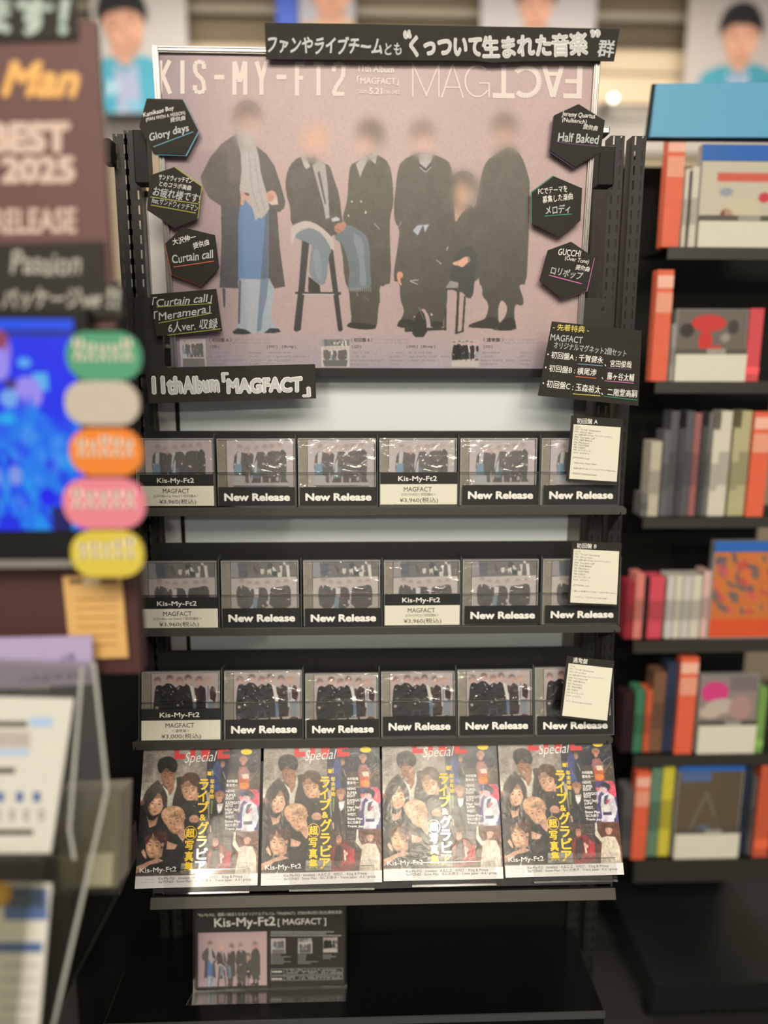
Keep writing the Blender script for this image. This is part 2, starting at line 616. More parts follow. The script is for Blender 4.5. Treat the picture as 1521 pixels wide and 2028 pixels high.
def paint_poster(mp01):
    """six people in dark coats against a mauve backdrop; mp01 takes photo pixels to 0..1 on the sheet"""
    cA = crop(380, 180, 3.8025)
    C = Canvas(600, 428, lambda p: mp01(cA(p)))
    # backdrop; part of its gradient is uneven room light painted in
    for j in range(C.h):
        t = j / C.h
        for_c = np.array([166, 141, 141.]) * (1 - t) + np.array([166, 143, 141.]) * t
        C.a[j, :] = for_c
    u = np.linspace(0, 1, C.w)[None, :, None]
    v = np.linspace(0, 1, C.h)[:, None, None]
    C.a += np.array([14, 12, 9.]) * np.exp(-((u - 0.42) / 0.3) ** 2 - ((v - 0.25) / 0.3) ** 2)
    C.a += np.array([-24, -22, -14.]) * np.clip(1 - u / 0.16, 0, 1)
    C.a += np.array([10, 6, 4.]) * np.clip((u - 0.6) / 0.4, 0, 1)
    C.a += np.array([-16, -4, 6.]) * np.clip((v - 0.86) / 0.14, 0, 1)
    B = dict(dx=1293)
    D = dict(dx=1293, dy=988)
    K = (84, 79, 73)  # coat tone includes the reflection haze of the glossy film
    # heads
    C.ell(415, 165, 103, 100, (92, 76, 70)); C.ell(345, 210, 30, 60, (110, 92, 84)); C.ell(428, 245, 62, 88, (204, 160, 148)); C.poly([(370, 290), (480, 290), (470, 400), (390, 400)], (190, 150, 142))
    C.ell(925, 355, 100, 112, (196, 152, 128)); C.ell(918, 400, 62, 84, (206, 158, 142))
    C.ell(1345, 300, 98, 88, (90, 76, 70)); C.ell(1400, 340, 45, 70, (98, 84, 78)); C.ell(1315, 395, 58, 84, (208, 162, 142))
    C.ell(445, 300, 85, 72, (100, 84, 76), **B); C.ell(452, 385, 60, 80, (208, 164, 146), **B)
    C.ell(1065, 250, 94, 86, (92, 78, 70), **B); C.ell(1062, 325, 56, 88, (190, 148, 130), **B); C.ell(1060, 400, 55, 70, (170, 134, 120), **B)
    C.ell(755, 680, 88, 84, (76, 70, 64), **B)
    for cx, cy in [(415, 230), (925, 370), (1345, 350), (1293 + 445, 350), (1293 + 1065, 310)]:
        C.soften(cx, cy, 135, 165, 8.5)
    # sixth (right) figure
    C.poly([(1050, 430), (1000, 470), (930, 520), (895, 610), (865, 760), (845, 880), (700, 980), (860, 1100), (870, 1440), (900, 1480), (895, 1540), (950, 1600), (930, 1700), (900, 1725), (800, 1758), (790, 1782), (960, 1786), (1000, 1805), (1155, 1800), (1155, 1770), (1138, 1690), (1145, 1600), (1200, 1620), (1215, 1580), (1180, 1480), (1180, 1455), (1232, 1455), (1245, 1200), (1262, 700), (1235, 590), (1195, 480), (1120, 410)], K, 1, **B)
    C.poly([(1040, 1565), (1085, 1610), (1085, 1668), (1050, 1730), (1022, 1750), (1016, 1640)], (172, 150, 144), 1, **B)
    C.poly([(800, 1755), (900, 1725), (950, 1700), (1010, 1700), (1025, 1780), (960, 1786), (795, 1782)], (58, 55, 50), 1, **B)
    C.poly([(1030, 1745), (1060, 1715), (1140, 1700), (1157, 1800), (1000, 1805)], (56, 53, 48), 1, **B)
    for xx in (1115, 1200): line_c(C, [(xx, 520 + (xx - 1115) * 5), (xx + 4, 640 + (xx - 1115) * 5)], 3, (98, 93, 86), 1293)
    # fourth (standing centre) figure
    C.poly([(410, 455), (285, 520), (255, 610), (240, 760), (228, 870), (235, 980), (275, 1035), (262, 1150), (218, 1425), (275, 1440), (275, 1560), (310, 1650), (290, 1710), (258, 1745), (258, 1780), (360, 1786), (398, 1780), (410, 1700), (450, 1620), (500, 1700), (508, 1780), (604, 1780), (605, 1720), (632, 1600), (635, 1490), (645, 1440), (720, 1430), (860, 1450), (895, 1300), (895, 1000), (850, 860), (800, 830), (700, 900), (690, 700), (660, 560), (640, 520), (530, 470)], K, 1, **B)
    C.poly([(415, 470), (525, 470), (515, 520), (470, 580), (425, 540)], (168, 158, 158), 0, **B)
    C.poly([(425, 543), (470, 578), (515, 538), (515, 556), (470, 598), (425, 560)], (62, 62, 66), 0, **B)
    C.poly([(425, 566), (470, 602), (515, 562), (515, 568), (470, 610), (425, 573)], (188, 180, 176), 0, **B)
    C.poly([(372, 1048), (405, 1010), (452, 1002), (410, 1085)], (160, 164, 178), 0, **B)
    C.poly([(452, 1005), (498, 1000), (464, 1062)], (165, 168, 182), 0, **B)
    C.poly([(250, 1360), (295, 1358), (299, 1400), (282, 1405), (278, 1425), (292, 1460), (280, 1464), (256, 1430)], (196, 138, 112), 1, **B)
    line_c(C, [(350, 1428), (415, 1420)], 7, (170, 166, 160), 1293); line_c(C, [(352, 1430), (408, 1453)], 7, (165, 160, 152), 1293)
    line_c(C, [(262, 1030), (285, 980)], 8, (128, 124, 118), 1293)
    line_c(C, [(548, 1268), (590, 1300)], 8, (150, 145, 135), 1293); line_c(C, [(628, 1198), (640, 1168)], 8, (170, 165, 155), 1293)
    # fifth (seated, front) figure
    C.poly([(640, 1440), (700, 1180), (860, 1160), (840, 1440), (825, 1555), (780, 1560), (750, 1510), (705, 1515), (650, 1470)], (66, 68, 66), 1, **B)
    C.ell(752, 700, 86, 95, (78, 71, 65), **B); C.ell(745, 755, 56, 88, (196, 152, 126), **B)
    C.poly([(685, 840), (800, 840), (770, 890), (735, 925), (694, 995), (688, 920)], (180, 142, 122), 1, **B)
    C.poly([(795, 840), (840, 880), (830, 800)], (150, 146, 144), 0, **B)
    C.soften(1293 + 750, 740, 120, 140, 7)
    C.poly([(668, 1290), (720, 1275), (765, 1245), (790, 1245), (806, 1270), (780, 1300), (748, 1328), (715, 1312), (680, 1308)], (206, 154, 128), 1, **B)
    C.poly([(785, 1240), (802, 1245), (812, 1278), (796, 1290), (788, 1270)], (120, 116, 110), 0, **B)
    C.poly([(655, 1425), (718, 1440), (714, 1482), (620, 1482)], (136, 132, 126), 0, **B)
    C.poly([(620, 1482), (714, 1482), (714, 1496), (620, 1496)], (60, 58, 54), 0, **B)
    for q in [[(708, 1510), (726, 1510), (712, 1825), (692, 1830)], [(760, 1545), (774, 1545), (756, 1815), (742, 1815)], [(692, 1820), (756, 1800), (756, 1812), (694, 1832)], [(614, 1640), (628, 1630), (626, 1800), (610, 1800)], [(312, 1782), (625, 1782), (626, 1798), (315, 1814)], [(312, 1782), (326, 1782), (326, 1812), (314, 1812)]]:
        C.poly(q, (58, 56, 52), 0, **B)
    C.poly([(400, 1685), (430, 1640), (470, 1690), (484, 1852), (362, 1852), (386, 1750)], (48, 47, 44), 1, **B)
    C.poly([(258, 1745), (290, 1712), (360, 1720), (398, 1740), (396, 1782), (258, 1780)], (50, 48, 45), 1, **B)
    C.poly([(508, 1740), (560, 1730), (604, 1745), (604, 1782), (508, 1782)], (50, 48, 45), 1, **B)
    C.ell(515, 1682, 7, 7, (215, 212, 205), **B); C.ell(384, 1700, 6, 6, (170, 166, 158), **B)
    line_c(C, [(418, 1625), (455, 1720)], 6, (120, 117, 110), 1293)
    # third figure
    C.poly([(1240, 530), (1195, 550), (1180, 640), (1172, 820), (1130, 960), (1160, 1000), (1090, 1080), (1130, 1180), (1150, 1430), (1185, 1500), (1190, 1600), (1205, 1740), (1172, 1755), (1168, 1775), (1290, 1797), (1384, 1790), (1384, 1772), (1396, 1765), (1408, 1600), (1420, 1590), (1412, 1462), (1450, 1472), (1452, 1455), (1505, 1448), (1490, 1050), (1495, 930), (1521, 850), (1515, 680), (1490, 540), (1410, 475), (1330, 465)], (84, 79, 72), 1)
    C.poly([(1170, 1755), (1205, 1738), (1390, 1760), (1384, 1792), (1290, 1798), (1168, 1778)], (48, 46, 43), 1)
    C.poly([(1235, 545), (1300, 480), (1330, 500), (1285, 600), (1268, 648)], (166, 158, 156), 0)
    C.poly([(1325, 485), (1400, 455), (1384, 545), (1352, 520)], (170, 163, 160), 0)
    for x, y in [(1205, 828), (1275, 828), (1180, 935), (1310, 905), (1308, 915)]: C.ell(x, y, 7, 8, (192, 182, 162))
    line_c(C, [(1375, 992), (1415, 1040)], 8, (150, 146, 140), 0)
    C.poly([(1120, 1020), (1180, 1000), (1250, 1035), (1325, 1095), (1340, 1180), (1342, 1340), (1358, 1478), (1310, 1482), (1250, 1500), (1180, 1500), (1178, 1440), (1190, 1340), (1140, 1150), (1060, 1105)], (100, 108, 116), 1)
    C.poly([(1200, 1060), (1290, 1100), (1300, 1300), (1320, 1460), (1260, 1470), (1270, 1300)], (118, 126, 132), 1)
    for k in range(12): line_c(C, [(1185 + k * 15, 1478), (1180 + k * 15, 1510)], 4, (150, 152, 150), 0)
    for q in [[(1245, 1510), (1245, 1545)], [(1295, 1540), (1330, 1575)]]: line_c(C, q, 5, (120, 116, 108), 0)
    # second figure on the stool
    C.poly([(830, 1105), (885, 1120), (818, 1800), (785, 1812), (765, 1800), (805, 1450)], (58, 57, 60), 0)
    C.poly([(1020, 1190), (1062, 1190), (1136, 1800), (1115, 1812), (1100, 1800)], (56, 55, 57), 0)
    C.poly([(775, 1510), (1122, 1512), (1122, 1532), (775, 1526)], (62, 60, 60), 0); line_c(C, [(830, 1528), (1075, 1530)], 7, (190, 186, 182), 0)
    C.poly([(835, 480), (760, 520), (715, 600), (700, 700), (715, 800), (738, 860), (745, 1010), (800, 1000), (860, 968), (960, 1010), (1000, 1060), (1060, 1100), (1150, 1010), (1130, 965), (1112, 780), (1070, 660), (1040, 560), (1000, 540), (950, 520), (900, 500)], (84, 77, 74), 1)
    C.poly([(815, 478), (850, 470), (892, 565), (860, 585), (842, 560)], (170, 162, 160), 0)
    C.poly([(905, 555), (945, 520), (1005, 545), (1022, 700), (1036, 950), (1008, 962), (990, 860), (945, 700)], (158, 150, 148), 0)
    C.poly([(945, 610), (962, 600), (1010, 840), (1000, 850)], (92, 84, 80), 0); C.ell(915, 515, 26, 28, (112, 96, 92))
    C.poly([(745, 1010), (860, 966), (960, 1008), (1060, 1100), (1078, 1180), (1060, 1205), (970, 1080), (880, 1040), (775, 1092), (765, 1120), (748, 1172), (742, 1100)], (178, 164, 160), 1)
    C.poly([(770, 1085), (830, 1040), (900, 1025), (980, 1070), (1058, 1195), (1030, 1240), (1012, 1450), (960, 1462), (880, 1392), (888, 1240), (905, 1170), (880, 1140), (790, 1112)], (112, 120, 128), 1)
    C.poly([(900, 1200), (960, 1180), (985, 1400), (940, 1430)], (124, 132, 138), 1)
    C.poly([(878, 1395), (962, 1462), (968, 1515), (930, 1520), (875, 1508)], (50, 48, 47), 0)
    C.poly([(1048, 958), (1085, 942), (1112, 955), (1112, 972), (1058, 982)], (176, 170, 170), 0)
    C.poly([(1075, 1005), (1125, 982), (1165, 992), (1163, 1005), (1145, 1045), (1105, 1072), (1072, 1050)], (172, 118, 98), 1)
    line_c(C, [(1090, 1035), (1125, 1055)], 5, (120, 82, 70), 0)
    # first figure
    C.poly([(338, 312), (220, 390), (130, 500), (60, 640), (80, 720), (125, 800), (215, 862), (220, 1100), (205, 1478), (345, 1484), (370, 1200), (372, 860), (358, 740), (372, 560), (360, 420)], (92, 83, 82), 0)
    C.poly([(215, 862), (370, 870), (350, 1484), (205, 1478), (220, 1100)], (82, 82, 90), 0, 0.7)
    C.poly([(225, 1484), (248, 1484), (248, 1612), (240, 1637), (232, 1610)], (86, 88, 104), 0)
    C.poly([(455, 385), (560, 470), (620, 560), (660, 680), (702, 830), (692, 880), (655, 908), (640, 905), (660, 1180), (700, 1470), (620, 1486), (575, 1400), (565, 1100), (570, 900), (540, 700), (500, 540)], (84, 78, 78), 0)
    C.poly([(385, 800), (470, 900), (520, 960), (575, 900), (572, 1410), (515, 1416), (345, 1410), (345, 960), (360, 860)], (92, 118, 154), 0)
    C.poly([(548, 940), (578, 890), (578, 1412), (515, 1416), (535, 1150)], (88, 100, 122), 0)
    C.poly([(342, 300), (440, 290), (470, 380), (500, 480), (520, 640), (560, 760), (582, 882), (518, 962), (512, 945), (475, 970), (440, 830), (425, 760), (355, 742), (372, 600), (362, 450), (332, 340)], (166, 158, 156), 0)
    for q in [[(420, 420), (450, 740), (500, 900)], [(470, 500), (510, 760), (545, 890)]]: line_c(C, q, 6, (148, 140, 140), 0)
    C.poly([(368, 770), (395, 762), (438, 795), (434, 815), (398, 800), (384, 860), (362, 850)], (186, 142, 128), 0)
    C.poly([(390, 765), (425, 765), (428, 785), (405, 780)], (90, 58, 60), 0)
    C.ell(597, 790, 40, 46, (192, 146, 130)); C.poly([(570, 835), (640, 790), (648, 850), (600, 855)], (196, 170, 162), 0); C.ell(590, 800, 24, 30, (178, 128, 112))
    C.poly([(345, 1415), (515, 1418), (500, 1760), (480, 1822), (430, 1832), (310, 1812), (345, 1750)], (152, 156, 164), 0)
    C.poly([(515, 1418), (577, 1411), (615, 1480), (605, 1600), (588, 1700), (610, 1750), (662, 1800), (550, 1825), (488, 1815), (500, 1600)], (146, 154, 164), 0)
    C.poly([(515, 1416), (577, 1411), (560, 1560), (528, 1700), (520, 1800), (486, 1815), (500, 1600)], (104, 118, 132), 0)
    C.poly([(350, 1420), (368, 1420), (360, 1750), (343, 1755)], (92, 98, 116), 0)
    C.poly([(303, 1812), (340, 1786), (400, 1795), (448, 1825), (390, 1834), (310, 1828)], (60, 64, 68), 0)
    C.poly([(540, 1822), (585, 1786), (650, 1788), (668, 1812), (620, 1822)], (58, 60, 64), 0)
    C.soften(415, 330, 90, 100, 7, amt=0.85); C.soften(915, 470, 80, 60, 5, amt=0.8); C.soften(1310, 455, 80, 60, 5, amt=0.8); C.soften(1293 + 455, 450, 80, 60, 5, amt=0.8); C.soften(1293 + 1065, 430, 100, 70, 6, amt=0.8)
    group = C.a.copy()
    dk = np.clip((112 - C.a.mean(2, keepdims=True)) / 20, 0, 1) * np.clip((v - 0.42) / 0.45, 0, 1)
    C.a = C.a * (1 - 0.24 * dk)  # lower coats go darker, so the painted film haze thins downward
    fold = mottle(C.a, ((1.5, .02), (6, .02)))
    dm = np.clip((112 - C.a.mean(2, keepdims=True)) / 20, 0, 1)
    C.a = gblur(C.a * (1 - dm) + fold * dm, 0.5)
    C.a = mottle(C.a, ((1.0, .01), (14, .008))) + np.array([0, 0, -3.])
    # small print along the lower edge
    C2 = Canvas(C.w, C.h, mp01); C2.a = C.a
    for x0, y0, hx in [(357, 668, 414), (636, 671, 695), (894, 670, 953)]:
        for k in range(4):
            C2.dashes(hx, 697 + k * 7.6, hx + [38, 30, 68, 34][k], 3.4, (112, 104, 106), 0.6)
            C2.dashes(hx + 78, 697 + k * 7.6, hx + 78 + [26, 22, 28, 20][k], 3.4, (112, 104, 106), 0.6)
            if x0 < 890 and k < 3: C2.dashes(hx + 114, 697 + k * 7.6, hx + 114 + [48, 84, 54][k], 3.4, (108, 100, 102), 0.6)
        C2.dashes(hx + 46, 671, hx + 118, 3.6, (128, 118, 118), 0.55); C2.dashes(hx + 46, 677, hx + 122, 3.6, (128, 118, 118), 0.55)
    return C2.a, group


def line_c(C, pts, w, c, dx=0):
    for (x0, y0), (x1, y1) in zip(pts[:-1], pts[1:]):
        d = math.hypot(x1 - x0, y1 - y0) or 1
        nx, ny = -(y1 - y0) / d * w / 2, (x1 - x0) / d * w / 2
        C.poly([(x0 + nx, y0 + ny), (x1 + nx, y1 + ny), (x1 - nx, y1 - ny), (x0 - nx, y0 - ny)], c, 0, 1.0, dx)


def paint_cover_a():
    mp = homog([(205, 110), (1375, 105), (1400, 1275), (225, 1280)], [(0, 0), (1, 0), (1, 1), (0, 1)])
    C = Canvas(132, 132, mp, (186, 168, 164))
    C.poly([(205, 700), (1400, 690), (1400, 1280), (220, 1280)], (178, 162, 156), 0)
    C.poly([(205, 410), (420, 430), (420, 760), (205, 700)], (192, 178, 170), 0, 0.6)
    for x, y, c in [(440, 250, (120, 100, 96)), (570, 290, (150, 112, 104)), (738, 270, (150, 118, 108)), (880, 245, (122, 102, 96)), (1000, 240, (130, 108, 100)), (1145, 215, (124, 104, 98))]:
        C.ell(x, y - 12, 42, 48, c); C.ell(x, y + 18, 32, 44, (196, 160, 148))
        C.soften(x, y, 60, 70, 2.6)
    K = (74, 66, 62)
    C.poly([(400, 320), (350, 400), (330, 560), (345, 740), (480, 740), (480, 320)], K, 0)
    C.poly([(395, 330), (470, 320), (455, 560), (385, 560)], (190, 184, 180), 0)
    C.poly([(470, 330), (560, 350), (640, 340), (700, 400), (700, 720), (640, 740), (620, 880), (530, 890), (540, 760), (480, 740)], (78, 72, 68), 0)
    C.poly([(700, 340), (790, 320), (930, 330), (930, 740), (700, 740)], (82, 76, 72), 0)
    C.poly([(930, 330), (1010, 300), (1110, 310), (1110, 740), (930, 740)], (78, 72, 66), 0)
    C.poly([(1110, 300), (1200, 275), (1250, 340), (1262, 560), (1250, 800), (1290, 870), (1150, 870), (1170, 740), (1110, 700)], (70, 65, 60), 0)
    C.poly([(700, 740), (1170, 740), (1130, 870), (640, 880)], (66, 60, 58), 0)
    C.ell(600, 350, 22, 30, (196, 130, 110)); C.poly([(690, 340), (745, 330), (700, 500), (670, 700), (665, 560)], (196, 188, 182), 0)
    C.poly([(850, 310), (935, 310), (908, 390)], (196, 188, 182), 0); C.poly([(1120, 280), (1165, 280), (1140, 330)], (196, 188, 182), 0)
    C.poly([(345, 540), (470, 540), (480, 740), (345, 740)], (106, 136, 156), 0)
    C.poly([(345, 760), (500, 770), (545, 860), (520, 920), (345, 910)], (176, 178, 180), 0)
    C.poly([(670, 640), (800, 600), (790, 790), (660, 800)], (92, 104, 118), 0)
    C.poly([(700, 540), (745, 440), (740, 700), (690, 700)], (186, 182, 176), 0)
    for x, y in [(850, 535), (990, 575), (1240, 560), (355, 545)]: C.ell(x, y, 16, 20, (210, 170, 148))
    C.poly([(590, 740), (610, 660), (640, 880), (600, 890)], (182, 170, 164), 0)
    C.ell(965, 830, 20, 45, (186, 172, 166)); C.ell(1100, 805, 28, 40, (186, 172, 166)); C.poly([(810, 760), (840, 760), (845, 930), (808, 930)], (188, 174, 166), 0)
    C.rect(330, 880, 1300, 925, (188, 182, 172)); C.poly([(330, 925), (1300, 925), (1320, 1280), (330, 1280)], (96, 90, 86), 0)
    C.a = gblur(C.a, 0.5) * 0.74 + 42  # ink lifted: haze of the cloudy wrap put into the colour
    return C


def paint_cover_b():
    mp = homog([(215, 60), (1390, 60), (1380, 1240), (225, 1240)], [(0, 0), (1, 0), (1, 1), (0, 1)])
    C = Canvas(132, 132, mp, (104, 98, 92))
    C.poly([(215, 60), (340, 60), (360, 350), (215, 350)], (140, 134, 134), 0)
    C.poly([(345, 90), (500, 80), (515, 340), (380, 330)], (82, 84, 90), 0)
    C.poly([(600, 90), (680, 160), (700, 330), (640, 260)], (84, 78, 74), 1); C.poly([(860, 90), (960, 80), (1060, 320), (960, 330), (880, 200)], (64, 68, 68), 1)
    W = (206, 198, 180)
    C.poly([(745, 190), (810, 188), (808, 275), (770, 298), (745, 260)], W, 0); C.poly([(865, 215), (935, 180), (942, 320), (900, 250), (880, 315)], W, 0)
    C.poly([(950, 150), (980, 145), (1030, 235), (960, 225)], W, 0); C.poly([(1080, 135), (1135, 130), (1120, 340), (1050, 340), (1045, 260), (1105, 250)], W, 0)
    C.poly([(1145, 60), (1180, 60), (1200, 120), (1250, 118), (1268, 338), (1215, 340), (1195, 130), (1165, 180)], (214, 206, 190), 0)
    C.poly([(1140, 110), (1190, 110), (1200, 330), (1130, 330)], (100, 94, 90), 0)
    C.poly([(218, 368), (1382, 338), (1384, 1240), (224, 1240)], (184, 172, 162), 0)
    for x, y in [(412, 440), (540, 470), (685, 480), (862, 465), (1050, 460), (1195, 445)]:
        C.ell(x, y - 14, 42, 44, (130, 108, 98)); C.ell(x, y + 16, 34, 42, (200, 168, 152)); C.soften(x, y, 62, 66, 2.4)
    for q, c in [([(400, 490), (330, 530), (315, 660), (345, 930), (600, 930), (640, 560), (560, 560), (480, 510)], (82, 76, 72)), ([(640, 550), (720, 530), (850, 550), (880, 720), (860, 930), (620, 930)], (78, 72, 70)), ([(900, 550), (1010, 530), (1120, 520), (1200, 490), (1268, 530), (1278, 700), (1262, 930), (880, 930)], (76, 70, 66))]:
        C.poly(q, c, 1)
    C.poly([(640, 560), (712, 545), (705, 720), (625, 720)], (206, 196, 186), 0); C.poly([(850, 550), (870, 545), (905, 700), (885, 900), (870, 900), (880, 700)], (196, 188, 180), 0); C.poly([(895, 545), (912, 545), (900, 720), (885, 700)], (196, 188, 180), 0)
    C.poly([(385, 490), (420, 500), (400, 570)], (200, 190, 182), 0); C.poly([(530, 560), (575, 550), (565, 610)], (200, 190, 182), 0)
    C.poly([(610, 730), (690, 730), (670, 930), (600, 930)], (120, 140, 150), 0); C.poly([(840, 780), (885, 780), (880, 850), (840, 850)], (210, 200, 190), 0)
    C.poly([(750, 865), (800, 860), (800, 910)], (204, 192, 178), 0); C.ell(1230, 760, 26, 14, (190, 180, 170))
    C.poly([(300, 940), (1300, 930), (1250, 1200), (360, 1200)], (80, 76, 74), 0)
    C.a = gblur(C.a, 0.5) * 0.8 + 32  # ink lightened to carry the milky haze of the wrap
    return C


def paint_cover_c():
    mp = homog([(268, 70), (1385, 50), (1400, 1170), (275, 1190)], [(0, 0), (1, 0), (1, 1), (0, 1)])
    C = Canvas(132, 132, mp, (172, 156, 150))
    C.poly([(268, 600), (1400, 560), (1400, 1190), (268, 1190)], (160, 148, 140), 0)
    for x, y, c in [(372, 210, (96, 80, 76)), (575, 175, (92, 74, 68)), (738, 205, (120, 100, 92)), (882, 165, (78, 68, 64)), (1065, 190, (104, 92, 88)), (1215, 205, (176, 140, 118))]:
        C.ell(x, y - 20, 56, 56, c); C.ell(x + 2, y + 22, 42, 54, (192, 150, 138)); C.soften(x, y, 74, 84, 2.3, amt=0.85)
    K = (38, 37, 36)
    C.poly([(350, 290), (328, 380), (305, 680), (320, 890), (500, 900), (480, 300), (400, 270)], K, 0)
    C.poly([(530, 240), (460, 290), (440, 500), (480, 880), (700, 870), (690, 330), (600, 250)], (34, 33, 32), 0)
    C.poly([(680, 320), (740, 270), (820, 300), (820, 860), (650, 870)], (40, 39, 38), 0)
    C.poly([(850, 250), (800, 310), (790, 860), (1000, 840), (970, 600), (920, 300)], (42, 38, 38), 0)
    C.poly([(905, 270), (960, 290), (1030, 540), (1010, 580), (975, 550)], (200, 192, 182), 0)
    C.poly([(968, 570), (1028, 570), (1020, 820), (975, 820)], (96, 118, 142), 0)
    C.poly([(1090, 270), (1035, 340), (1020, 460), (1030, 840), (1190, 820), (1215, 600), (1190, 330)], (52, 40, 40), 0)
    C.poly([(985, 320), (1030, 310), (1035, 480), (1000, 440)], (70, 50, 48), 0)
    C.poly([(1170, 280), (1280, 280), (1300, 560), (1200, 640), (1190, 560)], (176, 168, 164), 0); C.poly([(1205, 280), (1232, 280), (1225, 540), (1205, 540)], (120, 120, 126), 0)
    C.poly([(1280, 280), (1330, 310), (1355, 440), (1335, 560), (1250, 500), (1245, 350)], (56, 38, 40), 0)
    C.poly([(1215, 560), (1335, 560), (1340, 840), (1230, 800)], (134, 140, 148), 0); C.poly([(1180, 560), (1215, 560), (1215, 660), (1185, 660)], (200, 196, 190), 0)
    C.poly([(590, 280), (612, 320), (608, 330), (575, 285)], (200, 184, 174), 0); C.poly([(700, 340), (745, 285), (720, 350)], (190, 180, 172), 0)
    C.ell(372, 362, 20, 9, (160, 158, 154)); C.ell(632, 385, 14, 14, (150, 148, 144)); C.ell(600, 430, 8, 14, (140, 138, 134)); C.ell(365, 665, 26, 26, (190, 166, 148))
    line_c(C, [(775, 550), (800, 598)], 16, (200, 194, 180)); C.ell(715, 615, 20, 16, (200, 178, 150))
    C.poly([(310, 900), (650, 865), (1240, 815), (1390, 830), (1395, 1190), (275, 1190)], (176, 166, 154), 0)
    for x in (340, 480, 660, 870, 1070): C.poly([(x - 20, 830), (x + 20, 830), (x + 26, 905), (x - 8, 905)], (50, 47, 44), 0)
    C.poly([(1180, 890), (1260, 820), (1340, 830), (1390, 890)], (92, 66, 60), 0)
    C.poly([(675, 730), (810, 730), (828, 860), (800, 860), (790, 750), (695, 750), (680, 880), (660, 880)], (70, 68, 66), 0)
    C.a = gblur(C.a, 0.45)
    return C


def face(C, cx, cy, w, h, ang, skin, dx=0, dy=0):
    """a generic face: shaded side, brows, closed-ish eyes, nose and mouth"""
    ca, sa = math.cos(math.radians(ang)), math.sin(math.radians(ang))
    R = lambda x, y: (cx + x * w * ca - y * h * sa, cy + x * w * sa + y * h * ca)
    dk = tuple(v * 0.42 for v in skin); sh = tuple(v * 0.82 for v in skin); lt = tuple(min(255, v * 1.09) for v in skin)
    C.poly([R(x, y) for x, y in [(-.5, -.5), (0, -.62), (.5, -.5), (.52, 0), (.42, .35), (.15, .6), (0, .64), (-.15, .6), (-.42, .35), (-.52, 0)]], skin, 1)
    C.poly([R(x, y) for x, y in [(-.5, -.3), (-.36, 0), (-.34, .3), (-.1, .55), (-.2, .6), (-.44, .35), (-.53, 0)]], sh, 1, .7)
    C.poly([R(x, y) for x, y in [(-.52, -.5), (0, -.64), (.52, -.5), (.5, -.16), (.2, -.3), (0, -.24), (-.25, -.32), (-.5, -.14)]], tuple(v * .66 for v in skin), 1, .8)
    C.poly([R(x, y) for x, y in [(-.3, .5), (0, .56), (.4, .36), (.2, .62), (0, .66), (-.2, .62)]], tuple(v * .72 for v in skin), 1, .7)
    C.poly([R(x, y) for x, y in [(.02, -.3), (.34, -.05), (.3, .25), (.05, .1)]], lt, 1, .6)
    for s in (-1, 1):
        C.poly([R(s * x, y) for x, y in [(.12, -.14), (.24, -.19), (.36, -.15), (.36, -.12), (.24, -.15), (.12, -.1)]], dk, 0, .8)
        C.poly([R(s * x, y) for x, y in [(.12, .0), (.22, -.05), (.34, .0), (.24, .04)]], dk, 1, .9)
    C.poly([R(x, y) for x, y in [(-.07, .16), (.0, -.05), (.03, .18), (.08, .2), (0, .24), (-.09, .21)]], sh, 0, .9)
    C.poly([R(x, y) for x, y in [(-.17, .38), (0, .355), (.17, .38), (0, .405)]], tuple(v * f for v, f in zip(skin, (.62, .45, .44))), 0)
    C.poly([R(x, y) for x, y in [(-.14, .405), (0, .41), (.14, .40), (0, .46)]], tuple(v * f for v, f in zip(skin, (.88, .7, .68))), 0)


def strands(C, cx, cy, rx, ry, base, n=26, ang=90, spread=50):
    for _ in range(n):
        t = random.uniform(0, 2 * PI); r = random.random() ** .5
        x, y = cx + rx * r * math.cos(t), cy + ry * r * math.sin(t)
        a = math.radians(ang + random.uniform(-spread, spread) * (1 if x > cx else -1))
        l = random.uniform(.25, .6) * ry
        f = random.uniform(.6, 1.5)
        c = tuple(min(255, v * f + 6) for v in base)
        line_c(C, [(x, y), (x + l * math.cos(a) * .6, y + l * .5 * math.sin(a)), (x + l * math.cos(a), y + l * math.sin(a))], random.uniform(2.5, 5), c)


def mag_map():
    return homog([(133, 118), (1418, 78), (1450, 1612), (93, 1652)], [(0, 0.0), (1, 0.0), (1, 1), (0, 1)])


